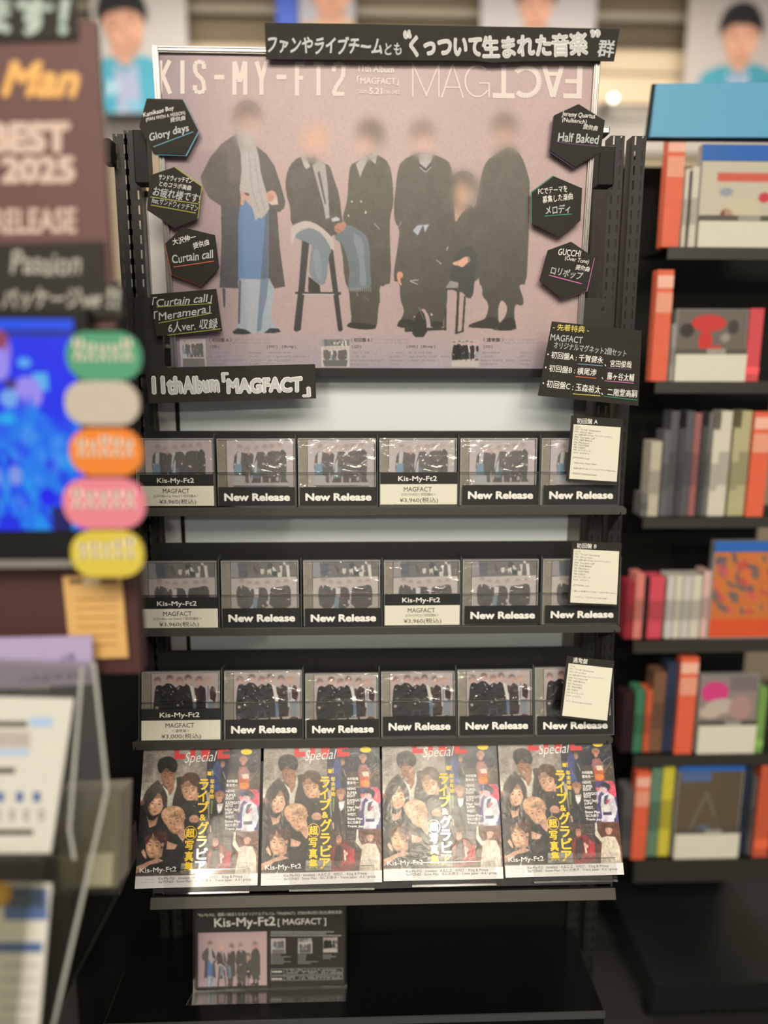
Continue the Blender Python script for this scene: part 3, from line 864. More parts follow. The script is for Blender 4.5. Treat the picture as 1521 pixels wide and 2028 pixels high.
def paint_magazine():
    h = mag_map()
    TOP = 0.06
    mp = lambda p: (h(p)[0], (h(p)[1] + TOP) / (1 + TOP))
    C = Canvas(270, 300, mp, (150, 140, 130))
    C.poly([(100, -60), (835, -60), (835, 480), (500, 600), (130, 480)], (142, 132, 124), 0)
    C.poly([(100, 460), (400, 440), (400, 700), (100, 700)], (166, 160, 146), 0)
    # right hand side: stage pictures
    C.poly([(835, -60), (1430, -60), (1420, 360), (835, 360)], (20, 26, 44), 0); C.poly([(1010, 345), (1430, 335), (1430, 520), (1010, 520)], (66, 56, 46), 0)
    C.poly([(835, 300), (1060, 300), (1070, 540), (830, 560)], (40, 46, 72), 0)
    C.poly([(905, 250), (945, 190), (990, 260), (1040, 360), (1050, 540), (890, 530), (880, 400)], (52, 66, 120), 0)
    C.ell(1000, 220, 34, 42, (32, 28, 30)); face(C, 1005, 240, 46, 62, 0, (172, 128, 108)); C.poly([(985, 290), (1005, 290), (1045, 400), (1050, 520), (1000, 540), (985, 420)], (36, 38, 40), 0); C.poly([(1005, 320), (1015, 322), (1045, 400), (1040, 420)], (160, 150, 110), 0)
    C.ell(1232, 185, 46, 42, (150, 110, 92)); face(C, 1232, 215, 50, 66, 0, (196, 128, 108)); C.poly([(1190, 270), (1270, 260), (1310, 340), (1300, 420), (1190, 420), (1175, 340)], (150, 96, 92), 0); C.poly([(1210, 350), (1290, 345), (1300, 400), (1240, 405)], (196, 180, 160), 0)
    C.poly([(1190, 400), (1300, 400), (1310, 500), (1300, 530), (1200, 530)], (176, 82, 50), 0); C.ell(1250, 480, 50, 40, (216, 128, 60)); line_c(C, [(1290, 440), (1400, 300)], 12, (130, 92, 52))
    for k in range(26): C.ell(random.uniform(1310, 1400), random.uniform(120, 500), random.uniform(2, 5), random.uniform(3, 7), (200, 190, 140), 0, 0.8)
    C.poly([(1185, 528), (1430, 522), (1440, 995), (1190, 1000)], (64, 60, 112), 0); C.poly([(1280, 524), (1430, 522), (1432, 720), (1360, 700)], (206, 72, 96), 1)
    for k in range(24): C.ell(random.uniform(1330, 1425), random.uniform(535, 680), 6, 6, random.choice([(240, 150, 160), (180, 50, 90), (230, 100, 110)]), 0, 0.7)
    C.ell(1305, 590, 62, 48, (34, 34, 52)); face(C, 1292, 618, 72, 84, -8, (214, 178, 186)); C.poly([(1235, 570), (1305, 540), (1360, 580), (1350, 660), (1330, 600), (1250, 585)], (34, 34, 52), 1)
    C.poly([(1260, 700), (1330, 650), (1400, 700), (1428, 850), (1400, 950), (1250, 960), (1240, 800)], (206, 204, 212), 0); C.poly([(1290, 700), (1340, 680), (1300, 800), (1280, 780)], (60, 58, 80), 0)
    C.poly([(1300, 760), (1360, 730), (1305, 800)], (206, 60, 92), 0); C.poly([(1270, 800), (1350, 790), (1350, 880), (1260, 885)], (222, 218, 216), 0); C.poly([(1260, 885), (1360, 880), (1360, 920), (1260, 922)], (58, 56, 92), 0)
    C.poly([(1250, 920), (1390, 915), (1380, 1000), (1230, 1000)], (214, 206, 220), 0); C.poly([(1215, 630), (1250, 600), (1265, 640), (1225, 690), (1215, 780), (1190, 800)], (196, 168, 180), 0); C.ell(1222, 615, 22, 18, (226, 110, 96))
    C.poly([(1185, 1000), (1436, 995), (1448, 1470), (870, 1490), (860, 1300), (1100, 1200)], (98, 56, 44), 0)
    C.poly([(880, 540), (1060, 540), (1070, 1000), (880, 1040)], (60, 56, 58), 0); C.poly([(1050, 530), (1200, 530), (1190, 1250), (1020, 1200)], (54, 50, 52), 0)
    C.ell(985, 590, 56, 54, (150, 106, 84)); face(C, 985, 630, 62, 84, 0, (206, 156, 134)); C.poly([(940, 690), (1010, 690), (1050, 780), (1110, 900), (1100, 1100), (880, 1050), (880, 800)], (44, 44, 46), 0)
    C.poly([(960, 690), (1030, 680), (1015, 760), (985, 800), (965, 760)], (216, 208, 204), 0); C.poly([(885, 930), (905, 925), (912, 1000), (895, 1005)], (190, 150, 130), 0)
    C.poly([(820, 1010), (1080, 1020), (1160, 1250), (1180, 1480), (870, 1490)], (70, 56, 50), 0)
    C.ell(962, 1100, 44, 44, (60, 34, 30)); face(C, 962, 1125, 62, 84, 0, (206, 146, 122)); C.poly([(985, 1160), (1040, 1140), (1090, 1200), (1140, 1260), (1135, 1440), (1000, 1480), (890, 1480), (880, 1250), (930, 1180)], (132, 42, 44), 0)
    C.poly([(930, 1190), (1000, 1180), (1010, 1330), (960, 1460), (900, 1400)], (54, 34, 34), 0); C.poly([(1085, 1230), (1135, 1220), (1140, 1400), (1080, 1380)], (176, 44, 52), 0)
    line_c(C, [(1025, 1240), (1035, 1360)], 18, (224, 216, 206)); C.ell(1042, 1280, 22, 24, (206, 156, 136))
    C.ell(1315, 1060, 50, 46, (84, 48, 36)); face(C, 1312, 1090, 76, 92, 6, (220, 166, 142)); C.poly([(1265, 1070), (1300, 1030), (1360, 1050), (1362, 1090), (1330, 1052)], (84, 48, 36), 1)
    C.poly([(1160, 1010), (1180, 1000), (1182, 1100), (1220, 1180), (1290, 1160), (1380, 1170), (1420, 1280), (1430, 1470), (1190, 1480), (1220, 1240), (1150, 1150)], (216, 204, 186), 0); line_c(C, [(1290, 1170), (1300, 1240)], 10, (200, 150, 124))
    line_c(C, [(1230, 1300), (1215, 1470)], 6, (190, 176, 156)); line_c(C, [(1350, 1250), (1360, 1460)], 6, (196, 184, 164))
    # the five on the left
    C.poly([(340, 470), (300, 420), (230, 480), (150, 620), (140, 700), (500, 760), (760, 760), (760, 420), (540, 380), (500, 400)], (62, 56, 52), 0)
    C.poly([(100, 700), (600, 700), (780, 900), (860, 1100), (870, 1500), (95, 1500)], (48, 47, 46), 0)
    C.poly([(560, 380), (760, 400), (840, 600), (880, 900), (860, 1200), (600, 1100)], (52, 50, 48), 0)
    C.poly([(355, 480), (440, 560), (500, 390), (512, 480), (475, 640), (470, 715), (410, 715), (415, 620)], (186, 184, 170), 0); C.poly([(400, 440), (490, 430), (480, 520), (438, 600), (415, 540)], (142, 98, 76), 0)
    face(C, 412, 380, 150, 190, -4, (150, 104, 78)); C.poly([(295, 300), (290, 220), (340, 165), (430, 152), (500, 200), (515, 280), (490, 340), (440, 330), (390, 280), (355, 310), (340, 345), (320, 350)], (26, 24, 22), 1)
    C.poly([(300, 200), (335, 180), (350, 340), (318, 330), (296, 290)], (26, 24, 22), 1)
    # fourth
    C.poly([(560, 390), (640, 330), (720, 340), (765, 400), (755, 470), (760, 560), (600, 520), (545, 470)], (78, 58, 46), 1)
    C.poly([(660, 580), (760, 560), (745, 660), (700, 680)], (188, 146, 118), 0)
    face(C, 655, 545, 165, 200, -12, (200, 156, 126)); C.poly([(560, 460), (560, 390), (610, 340), (700, 330), (768, 400), (765, 470), (745, 500), (690, 480), (650, 440), (620, 400), (590, 440), (575, 480)], (80, 60, 48), 1)
    C.poly([(500, 680), (660, 650), (760, 650), (780, 900), (640, 900), (560, 800)], (56, 54, 52), 0)
    C.ell(715, 860, 55, 48, (196, 148, 122)); C.poly([(700, 820), (760, 850), (775, 885), (700, 880)], (196, 148, 122), 0); line_c(C, [(720, 850), (765, 880)], 4, (130, 92, 72)); C.ell(712, 715, 6, 6, (210, 170, 140))
    # middle-left
    C.poly([(190, 520), (260, 480), (350, 480), (410, 580), (415, 680), (380, 760), (330, 840), (240, 830), (160, 760), (150, 620)], (66, 60, 56), 1)
    face(C, 290, 690, 165, 230, 4, (206, 162, 134)); C.poly([(170, 640), (190, 540), (260, 490), (330, 500), (290, 600), (250, 660), (215, 700), (205, 740)], (62, 56, 52), 1); C.poly([(330, 500), (400, 560), (415, 680), (390, 740), (365, 700), (350, 600), (320, 560), (300, 590)], (64, 58, 54), 1)
    C.poly([(215, 800), (260, 830), (340, 800), (335, 850), (260, 870), (225, 850)], (50, 44, 42), 0); C.poly([(190, 810), (220, 870), (270, 880), (325, 820), (300, 930), (230, 960)], (186, 140, 116), 0); C.poly([(215, 770), (230, 840), (290, 860), (325, 800), (300, 850), (240, 850)], (40, 38, 38), 0)
    C.ell(140, 680, 26, 30, (150, 104, 88))
    # blond
    C.poly([(360, 860), (350, 780), (410, 720), (500, 705), (590, 740), (620, 830), (600, 900), (640, 900), (640, 1000), (560, 1010), (420, 940)], (186, 144, 112), 1)
    C.poly([(540, 960), (630, 900), (640, 1050), (600, 1120), (540, 1020)], (196, 150, 124), 0)
    face(C, 498, 895, 170, 215, -14, (214, 166, 134)); C.poly([(370, 840), (370, 770), (440, 715), (520, 710), (600, 760), (615, 840), (560, 860), (530, 820), (480, 790), (440, 830), (420, 900), (395, 890)], (196, 152, 118), 1)
    C.poly([(400, 760), (470, 730), (560, 740), (500, 770), (430, 810)], (214, 172, 138), 1, 0.7)
    C.poly([(530, 1020), (580, 1000), (630, 1040), (600, 1110), (570, 1080)], (206, 160, 134), 0); C.poly([(600, 900), (760, 900), (760, 1400), (600, 1300), (640, 1080)], (58, 57, 56), 0)
    for k in range(150): C.ell(random.uniform(590, 880), random.uniform(900, 1380), 3, 3, random.choice([(150, 148, 144), (110, 108, 106), (190, 186, 180)]), 0, 0.7)
    # front
    C.poly([(170, 1080), (230, 1020), (340, 980), (420, 1010), (445, 1080), (420, 1150), (380, 1180), (230, 1200), (190, 1150)], (80, 52, 46), 1)
    C.poly([(290, 1230), (390, 1180), (380, 1280), (320, 1320), (280, 1290)], (186, 140, 114), 0)
    face(C, 282, 1160, 165, 225, 6, (216, 168, 134)); C.poly([(190, 1130), (200, 1060), (260, 1010), (268, 1060), (225, 1100), (215, 1150)], (78, 50, 44), 1); C.poly([(275, 1010), (360, 1000), (430, 1060), (425, 1130), (370, 1150), (340, 1100), (285, 1060)], (80, 52, 46), 1)
    C.ell(382, 1150, 16, 24, (210, 160, 130)); C.poly([(430, 1110), (545, 1150), (520, 1200), (425, 1205)], (206, 158, 132), 0)
    C.poly([(150, 1230), (175, 1195), (200, 1240), (215, 1300), (200, 1310), (170, 1270)], (206, 160, 134), 0)
    C.poly([(95, 1400), (170, 1370), (230, 1340), (330, 1300), (400, 1330), (330, 1360), (250, 1375), (160, 1450), (95, 1480)], (206, 160, 134), 0)
    C.poly([(95, 1470), (400, 1440), (600, 1430), (600, 1380), (880, 1370), (1440, 1340), (1440, 1475), (95, 1520)], (146, 136, 124), 0, 0.35)
    C.poly([(590, 1360), (880, 1350), (880, 1470), (590, 1480)], (150, 148, 138), 0, .9)
    C.poly([(560, 1360), (600, 1355), (580, 1450), (440, 1460), (460, 1400)], (44, 43, 42), 0)
    for q in ((405, 215, 95, 55, (40, 36, 34)), (660, 385, 95, 55, (84, 64, 52)), (270, 540, 90, 60, (66, 58, 54)), (205, 640, 35, 90, (60, 54, 50)), (390, 650, 22, 80, (62, 56, 52)), (480, 760, 110, 45, (200, 156, 122)), (590, 820, 28, 50, (190, 146, 112)), (365, 1060, 65, 55, (86, 58, 50)), (215, 1090, 32, 45, (80, 54, 46))):
        strands(C, *q)
    C.a = mottle(gblur(C.a, 0.6), ((1.2, .04), (3, .045), (8, .06))) * np.array([.95, .93, .90])
    # foot strip
    C.poly([(60, 1512), (1460, 1472), (1470, 1640), (60, 1680)], (214, 208, 200), 0)
    for k in range(13): C.dashes(172, 140 + k * 22, 245, 9, (70, 66, 62), 0.75)
    C.dashes(210, 1540, 300, 9, (150, 146, 142)); C.dashes(145, 1572, 310, 9, (150, 146, 142))
    for y in (1030, 1045, 1080, 1100, 1135): C.dashes(1058, y, 1140, 8, (150, 146, 142), 0.8)
    for y in (506,): C.dashes(1055, y, 1190, 7, (150, 146, 142), 0.7)
    C.poly([(893, 650), (915, 650), (912, 800), (893, 800)], (104, 124, 60), 0); C.dashes(470, 1385, 560, 7, (130, 126, 120), 0.6)
    return C.a


def paint_stage(w, h):
    """blue lit picture on the screen"""
    C = Canvas(w, h, lambda p: (p[0] / 165.0, (p[1] - 630) / 425.0), (8, 40, 225))
    C.rect(-10, 625, 172, 652, (10, 80, 236)); C.rect(-10, 652, 172, 664, (16, 40, 130))
    C.ell(10, 690, 26, 40, (150, 120, 210)); C.ell(14, 670, 18, 18, (150, 60, 90)); C.ell(8, 720, 22, 30, (160, 140, 240)); C.rect(75, 735, 105, 770, (90, 180, 255)); C.ell(60, 715, 14, 10, (90, 170, 250))
    C.ell(62, 775, 30, 34, (160, 140, 236)); C.ell(28, 757, 14, 10, (70, 50, 110)); C.ell(24, 785, 20, 18, (120, 170, 255))
    C.poly([(-10, 810), (60, 800), (110, 830), (160, 900), (175, 1060), (-10, 1060)], (10, 120, 246), 1)
    for k in range(90):
        x, y = random.uniform(-5, 165), random.uniform(800, 1050)
        C.ell(x, y, random.uniform(5, 16), random.uniform(8, 26), random.choice([(20, 160, 255), (10, 90, 240), (6, 50, 225), (90, 150, 240), (10, 130, 250), (5, 30, 200)]), random.uniform(-40, 40), 0.6)
    C.ell(15, 825, 16, 12, (10, 170, 250)); C.ell(22, 940, 14, 20, (130, 150, 220)); C.rect(90, 1005, 130, 1060, (20, 20, 90)); C.ell(85, 985, 18, 20, (6, 20, 236))
    return C.a


def paint_idol(box, cx, cy, s, hairc=(28, 26, 28), jacket=(70, 150, 165), tilt=0, bg=(176, 166, 158), n=70):
    """portrait: box in photo pixels, head centre and head height s in photo pixels"""
    x0, y0, x1, y1 = box
    C = Canvas(n, int(n * (y1 - y0) / (x1 - x0)), lambda p: ((p[0] - x0) / (x1 - x0), (p[1] - y0) / (y1 - y0)), bg)
    for k in range(12):
        yy = y0 + (y1 - y0) * k / 12
        C.poly([(x0, yy), (cx, yy - 20), (cx, yy - 14), (x0, yy + 8)], tuple(v - 12 for v in bg), 0, .6)
    C.poly([(cx - .22 * s, cy + .2 * s), (cx + .22 * s, cy + .2 * s), (cx + .26 * s, cy + .85 * s), (cx - .24 * s, cy + .85 * s)], (188, 140, 116), 0)
    C.poly([(cx - .22 * s, cy + .6 * s), (cx - .85 * s, cy + .9 * s), (cx - 1.2 * s, cy + 2.6 * s), (cx + 1.2 * s, cy + 2.6 * s), (cx + .9 * s, cy + .9 * s), (cx + .25 * s, cy + .55 * s), (cx + .02 * s, cy + .9 * s)], jacket, 1)
    C.poly([(cx - .2 * s, cy + .78 * s), (cx, cy + .95 * s), (cx + .22 * s, cy + .75 * s), (cx + .3 * s, cy + 2.6 * s), (cx - .1 * s, cy + 2.6 * s)], (150, 156, 176), 0)
    for k in range(12): C.ell(cx + random.uniform(-.9, .9) * s, cy + random.uniform(1.1, 2.2) * s, .16 * s, .1 * s, random.choice([tuple(v * 1.15 for v in jacket), tuple(v * .85 for v in jacket), (196, 204, 206)]), 0, .5)
    face(C, cx, cy + .08 * s, .72 * s, .82 * s, tilt, (206, 152, 124))
    C.poly([(cx - .42 * s, cy + .15 * s), (cx - .46 * s, cy - .25 * s), (cx - .22 * s, cy - .6 * s), (cx + .2 * s, cy - .62 * s), (cx + .46 * s, cy - .25 * s), (cx + .42 * s, cy + .15 * s), (cx + .32 * s, cy - .12 * s), (cx, cy - .2 * s), (cx - .3 * s, cy - .1 * s)], hairc, 1)
    return C.a


# ================================================================ THE SETTING
PLAS = mat('warm_plaster', (150, 132, 108), rough=0.85, noise=0.05, nscale=6)
PLASB = mat('brown_soffit', (122, 106, 84), rough=0.85, noise=0.05, nscale=6)
PLASD = mat('dark_brown_soffit', (96, 82, 64), rough=0.85, noise=0.06, nscale=6)
PLASC = mat('cream_soffit', (206, 184, 152), rough=0.8, noise=0.04, nscale=6)
PLASG = mat('grey_wall_panel', (172, 162, 150), rough=0.8, noise=0.04, nscale=6)
TRIMM = mat('pale_trim', (156, 144, 124), rough=0.6, noise=0.03)
FLOORM = mat('dark_carpet_floor', (22, 21, 20), rough=0.9, noise=0.3, nscale=120)
CEILM = mat('ceiling_paint', (120, 112, 100), rough=0.9, noise=0.04)

mb = MB(); mb.box(-3.2, 3.2, -6.0, 3.7, -0.05, 0, FLOORM); tag(mb.build('floor'), kind='structure')
mb = MB(); mb.box(-3.2, 3.2, -6.0, 3.7, 3.3, 3.35, CEILM); tag(mb.build('ceiling'), kind='structure')
mb = MB(); mb.box(-3.2, 3.2, 3.62, 3.7, 0, 3.3, PLAS); tag(mb.build('wall_back'), kind='structure')
BW = Plane(760, 100, 3.62)


def wall_band(n, x0, y0, x1, y1, m, d=0.03):
    u0, u1, v0, v1 = BW.rect(x0, y0, x1, y1)
    q = MB(); q.box(BW.O.x + u0, BW.O.x + u1, 3.62 - d, 3.62, BW.O.z + v0, BW.O.z + v1, m)
    tag(q.build('trim_%d' % n), kind='structure')


wall_band(1, -400, -50, 1900, 26, PLASB, 0.02)
wall_band(2, -400, 26, 1900, 42, TRIMM, 0.05)
wall_band(3, -400, 42, 1120, 88, PLASB, 0.02)
wall_band(4, 1120, 42, 1900, 98, PLASD, 0.02)
wall_band(5, -400, 98, 1900, 140, PLASC, 0.03)
wall_band(6, -400, 140, 1900, 147, mat('tan_wall_band', (150, 126, 96), rough=0.8), 0.02)  # narrow tan band between the two cream ones
wall_band(7, -400, 147, 1900, 203, PLASC, 0.03)
wall_band(8, -400, 203, 1900, 300, PLASG, 0.02)
for i, yy in enumerate((214, 224, 234, 244)):
    wall_band(9 + i, 1150, yy, 1290, yy + 2.5, mat('panel_groove', (112, 104, 94), rough=0.8), 0.024)

# a bright downlight far back in the shop
p = Plane(1222, 187, 3.4)
t = thing('wall_lamp', 'small bright round lamp on the far wall right of the pink poster', 'lamp', loc=p.O)
q = MB(); q.tube((0, 0.215, 0), (0, 0.05, 0), 0.018, SILVER, 20, 0.024); q.build('lamp_housing', t)
q = MB(); q.tube((0, 0.05, 0), (0, 0.035, 0), 0.015, mat('lamp_glow', (255, 240, 220), emit=3.5, raw=True), 20, 0.012); q.build('lamp_lens', t)

# frames round the ceiling light over the aisle and the added wall light
for i, (x, y, sx, sy) in enumerate([(0.1, -1.2, 2.6, 1.8), (0.3, 2.6, 3.0, 0.7)]):
    t = thing('ceiling_light', ['ceiling light panel over the aisle in front of the display', 'unseen light panel added to light the back wall'][i], 'lamp', loc=(x, y, 3.26))
    q = MB()
    for a in ((-sx / 2 - .03, -sx / 2, -sy / 2 - .03, sy / 2 + .03), (sx / 2, sx / 2 + .03, -sy / 2 - .03, sy / 2 + .03), (-sx / 2, sx / 2, -sy / 2 - .03, -sy / 2), (-sx / 2, sx / 2, sy / 2, sy / 2 + .03)):
        q.box(a[0], a[1], a[2], a[3], -0.03, 0.04, SILVER)
    q.build('lamp_frame', t)


# ---------------------------------------------------------------- posters hung at the back
WALLP = print_mat('wall_poster_ink', rough=0.6)


def back_poster(x0, y0, x1, y1, img, label):
    pl = BW.off(0.13).at((x0 + x1) / 2, y1)
    u0, u1, v0, v1 = pl.rect(x0, y0, x1, y1)
    t = thing('hanging_poster', label, 'poster', pl.M, 'portrait posters hung at the back of the shop')
    q = MB(); q.box(u0, u1, v0, v1, -0.006, 0, PAPER); q.build('backing_board', t)
    link('printed_sheet', print_mesh('printed_sheet', img, u0, u1, v0, v1, 0.0012, WALLP), t)
    q = MB()
    for u in (u0 + (u1 - u0) * .2, u0 + (u1 - u0) * .8):
        q.tube((u, v1, -0.003), (u, v1 + 0.35, -0.003), 0.0015, SILVER, 6)
    q.build('hanging_wire', t)


def idol_poster(box, cx, cy, s, label, **k):
    back_poster(*box, paint_idol(box, cx, cy, s, **k), label)


idol_poster((182, -120, 370, 224), 243, 36, 112, 'blurred portrait poster with turquoise jacket at top left beside the maroon board', tilt=-18, jacket=(66, 146, 164), bg=(180, 172, 164))
idol_poster((590, -240, 702, 92), 655, -40, 120, 'blurred portrait poster with tan top just above the left half of the black banner', hairc=(170, 140, 100), jacket=(176, 148, 112), bg=(158, 156, 160))
idol_poster((955, -240, 1185, 100), 1064, -2, 92, 'blurred dark haired portrait poster above the right half of the black banner', jacket=(70, 80, 92), bg=(176, 166, 162))
idol_poster((1362, -90, 1560, 200), 1468, 62, 98, 'blurred portrait poster in teal jacket above the blue sign board', jacket=(62, 136, 150), bg=(172, 160, 152))
# (blue panel beside the second poster)
pl = BW.off(0.10).at(560, 90)
t = thing('blue_poster', 'blurred deep blue poster sheet above the left end of the black banner', 'poster', pl.M)
u0, u1, v0, v1 = pl.rect(548, -200, 588, 90)
q = MB(); q.box(u0, u1, v0, v1, 0.034, 0.046, mat('deep_blue_print', (44, 78, 168), rough=0.6)); q.build('blue_sheet', t)
q = MB()
for u in (u0 + .01, u1 - .01): q.tube((u, v1, 0.04), (u, v1 + .3, 0.04), 0.0015, SILVER, 6)
q.build('hanging_wire', t)

# ================================================================ THE RACK
YB = 1.43          # front face of the slotted posts
DECKZ = 0.40
rack = thing('display_rack', 'tall black slotted steel display rack holding posters, cases and magazines', 'display rack', loc=(0.0, YB, 0.0))
FP = Plane(760, 1035, YB)


def fx(px, py): return FP.O.x + FP.loc(px, py)[0]
def fz(px, py): return FP.O.z + FP.loc(px, py)[1]


def post(x, ztop, side=1):
    q = MB()
    w, t, d = 0.0126, 0.0022, 0.032
    y0 = 0.0
    cols = [(-w, -0.0084), (-0.0049, 0.0049), (0.0084, w)]
    for a, b in cols: q.box(x + a, x + b, y0, y0 + t, 0, ztop, BLACK)
    n = int(ztop / 0.025)
    for k in range(n + 1):
        z0 = k * 0.025
        z1 = min(z0 + 0.010, ztop)
        if z1 <= z0: continue
        for a, b in ((-0.0084, -0.0049), (0.0049, 0.0084)): q.box(x + a, x + b, y0, y0 + t, z0, z1, BLACK)
    q.box(x - w, x - w + t, y0 + t, y0 + d, 0, ztop, BLACK)
    q.box(x + w - t, x + w, y0 + t, y0 + d, 0, ztop, BLACK)
    q.build('slotted_post', rack)


ZT = fz(262, 258)
XL1, XL0 = fx(303, 1035), fx(239, 300)
XR1, XR0 = fx(1180, 1035), fx(1219, 1035)
for x, zt in ((XL1, ZT), (XL0, fz(236, 265)), (XR1, fz(1190, 268)), (XR0, fz(1190, 268))): post(x, zt)
# blocks that clamp the frame to the posts
for (a, b, c, d) in ((273, 268, 300, 372), (212, 284, 230, 332), (1176, 300, 1207, 376), (1176, 262, 1196, 276)):
    q = MB(); q.box(fx(a, b), fx(c, b), -0.035, -0.001, fz(a, d), fz(a, b), BLACKD if b != 262 else SILVER); q.build('frame_clamp', rack, bevel=0.002)
for (a, b, c, d) in ((268, 590, 322, 742), (1152, 592, 1212, 740)):
    q = MB(); q.box(fx(a, b), fx(c, b), -0.012, -0.001, fz(a, d), fz(a, b), BLACK)
    q.build('bracket_plate', rack, bevel=0.001)
    q = MB(); q.tube(((fx(a, b) + fx(c, b)) / 2 + 0.008, -0.0135, fz(a, b) - 0.018), ((fx(a, b) + fx(c, b)) / 2 + 0.008, -0.012, fz(a, b) - 0.018), 0.003, BLACKD, 12); q.build('bolt', rack)
q = MB(); q.tube((fx(287, 333) - 0.006, -0.030, fz(287, 334)), (fx(287, 333) + 0.012, -0.030, fz(287, 334)), 0.0035, SILVER, 12); q.build('bolt', rack, label='silver bolt')
# deck, kick board, lower back board
DY = 1.215 - YB
dl, dr = -0.475, 0.463
base = thing('rack_base', 'low glossy black deck at the foot of the display rack', 'base', loc=(0, YB - .006, 0))
q = MB(); q.box(dl, dr, DY, 0.0, DECKZ - 0.03, DECKZ, DECKM); q.build('deck', base, bevel=0.002)
q = MB(); q.box(dl, dr, DY - .001, DY + .003, DECKZ - .012, DECKZ + .0015, mat('deck_edge_highlight', (66, 66, 62), rough=.3)); q.build('edge_highlight', base)  # highlight along the front edge, painted on as a paler strip
q = MB(); q.box(dl + .01, dr - .01, DY + .03, DY + .045, 0.0, DECKZ - 0.03, BLACKD); q.build('kick_board', base)
q = MB(); q.box(XL1 + .013, XR1 - .013, 0.012, 0.024, 0.0, fz(700, 1296), BLACKD); q.build('back_board', rack)
for s, x in ((-1, dl), (1, dr - 0.02)):
    q = MB(); q.box(x, x + 0.02, DY + .06, -0.001, 0, DECKZ - 0.03, BLACKD); q.build('side_board', base)
q = MB(); q.box(XL1 + .017, XR1 - .017, 0.012, 0.036, fz(700, 745) + 0.02, fz(700, 745) + 0.05, BLACKD); q.build('cross_bar', rack)

# whiteboard behind the shelves
t = thing('whiteboard', 'pale grey board behind the shelves under the pink poster', 'board', loc=(0, YB + 0.030, 0))
WBM = mat('pale_grey_board', (206, 208, 202), rough=0.35, noise=0.02, nscale=4)
wx0, wx1, wz0, wz1 = fx(352, 900) , fx(1140, 900), fz(700, 1300), fz(700, 735)
q = MB(); q.box(wx0, wx1, 0.0, 0.006, wz0, wz1, WBM); q.build('board_face', t)
q = MB(); q.box(wx1, wx1 + 0.024, -0.003, 0.010, wz0, wz1, mat('grey_board_edge', (104, 98, 90), rough=0.5)); q.build('board_edge', t)
q = MB(); q.box(wx0 - 0.014, wx0, -0.003, 0.010, wz0, wz1, BLACKD); q.build('board_edge', t)
t = thing('mirror_strip', 'upright mirror polished strip between left rack post and grey board', 'mirror', loc=(XL1 + 0.046, YB + 0.026, 0))
MIRR = mat('painted_mirror_shine', (220, 220, 222), rough=0.22, metal=0.35, noise=0.04, nscale=3, raw=True)  # pale base colour stands in for the bright shop mirrored here
q = MB(); q.box(-0.030, 0.0, 0, 0.004, 0.0, fz(290, 372), MIRR); q.build('mirror_face', t)
q = MB(); q.box(-0.033, -0.030, -0.003, 0.008, 0.0, fz(290, 372), SILVER); q.build('mirror_edge', t)

# ---------------------------------------------------------------- framed poster
PO = Plane(745, 745, 1.408, tilt=3.0)
uL = (PO.loc(298, 100)[0] + PO.loc(341, 730)[0]) / 2
uR = (PO.loc(1189, 125)[0] + PO.loc(1151, 730)[0]) / 2
vB, vT = PO.loc(745, 747)[1], PO.loc(745, 96)[1]
t = thing('framed_poster', 'large pink poster of a group in long dark coats in silver frame', 'poster', PO.M)
fw = 0.0105
q = MB(); q.box(uL, uR, vB, vT, -0.014, -0.010, BLACKD); q.build('backing_board', t)
for nm, (a, b, c, d), m in (('frame_rail', (uL, uL + fw, vB + .016, vT), SILVER), ('frame_rail', (uR - fw, uR, vB + .016, vT), SILVER), ('frame_rail', (uL + fw, uR - fw, vT - fw, vT), SILVER), ('frame_rail', (uL, uR, vB, vB + .016), BLACK)):
    q = MB(); q.box(a, b, c, d, -0.012, -0.002, m)
    if m is SILVER:
        if b - a < d - c: q.box(a + .002, a + .0045, c, d, -0.002, 0.001, m); q.box(b - .0035, b - .001, c, d, -0.002, 0.0, m)
        else: q.box(a, b, c + .002, c + .0045, -0.002, 0.001, m); q.box(a, b, d - .0035, d - .001, -0.002, 0.0, m)
    q.build(nm, t, bevel=0.0006, label='black bottom rail' if m is BLACK else None)
pu0, pu1, pv0, pv1 = uL + fw, uR - fw, vB + .016, vT - fw
mp01 = lambda p: ((PO.loc(p)[0] - pu0) / (pu1 - pu0), (pv1 - PO.loc(p)[1]) / (pv1 - pv0))
POSTERM = print_mat('poster_ink', rough=0.45, coat=0.25, coat_rough=0.35)
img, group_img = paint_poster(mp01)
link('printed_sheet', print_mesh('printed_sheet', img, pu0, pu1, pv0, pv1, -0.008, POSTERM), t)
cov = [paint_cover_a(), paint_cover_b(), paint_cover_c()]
thumb_m = print_mat('small_print_ink', rough=0.5)
L = MB()
pm = PO.off(-0.008).loc
A1 = crop(180, 0, 2.535); A2 = crop(720, 0, 2.535)
mA1 = lambda p: pm(A1(p)); mA2 = lambda p: pm(A2(p))
# KIS-MY-FT2 headline in tall condensed capitals drawn as strokes
INKP = CREAMINK


def glyph(strokes, x, y0, w, h, sw):
    for s in strokes:
        line(L, mA1, [(x + a * w, y0 + b * h) for a, b in s], sw, INKP, -0.0074)


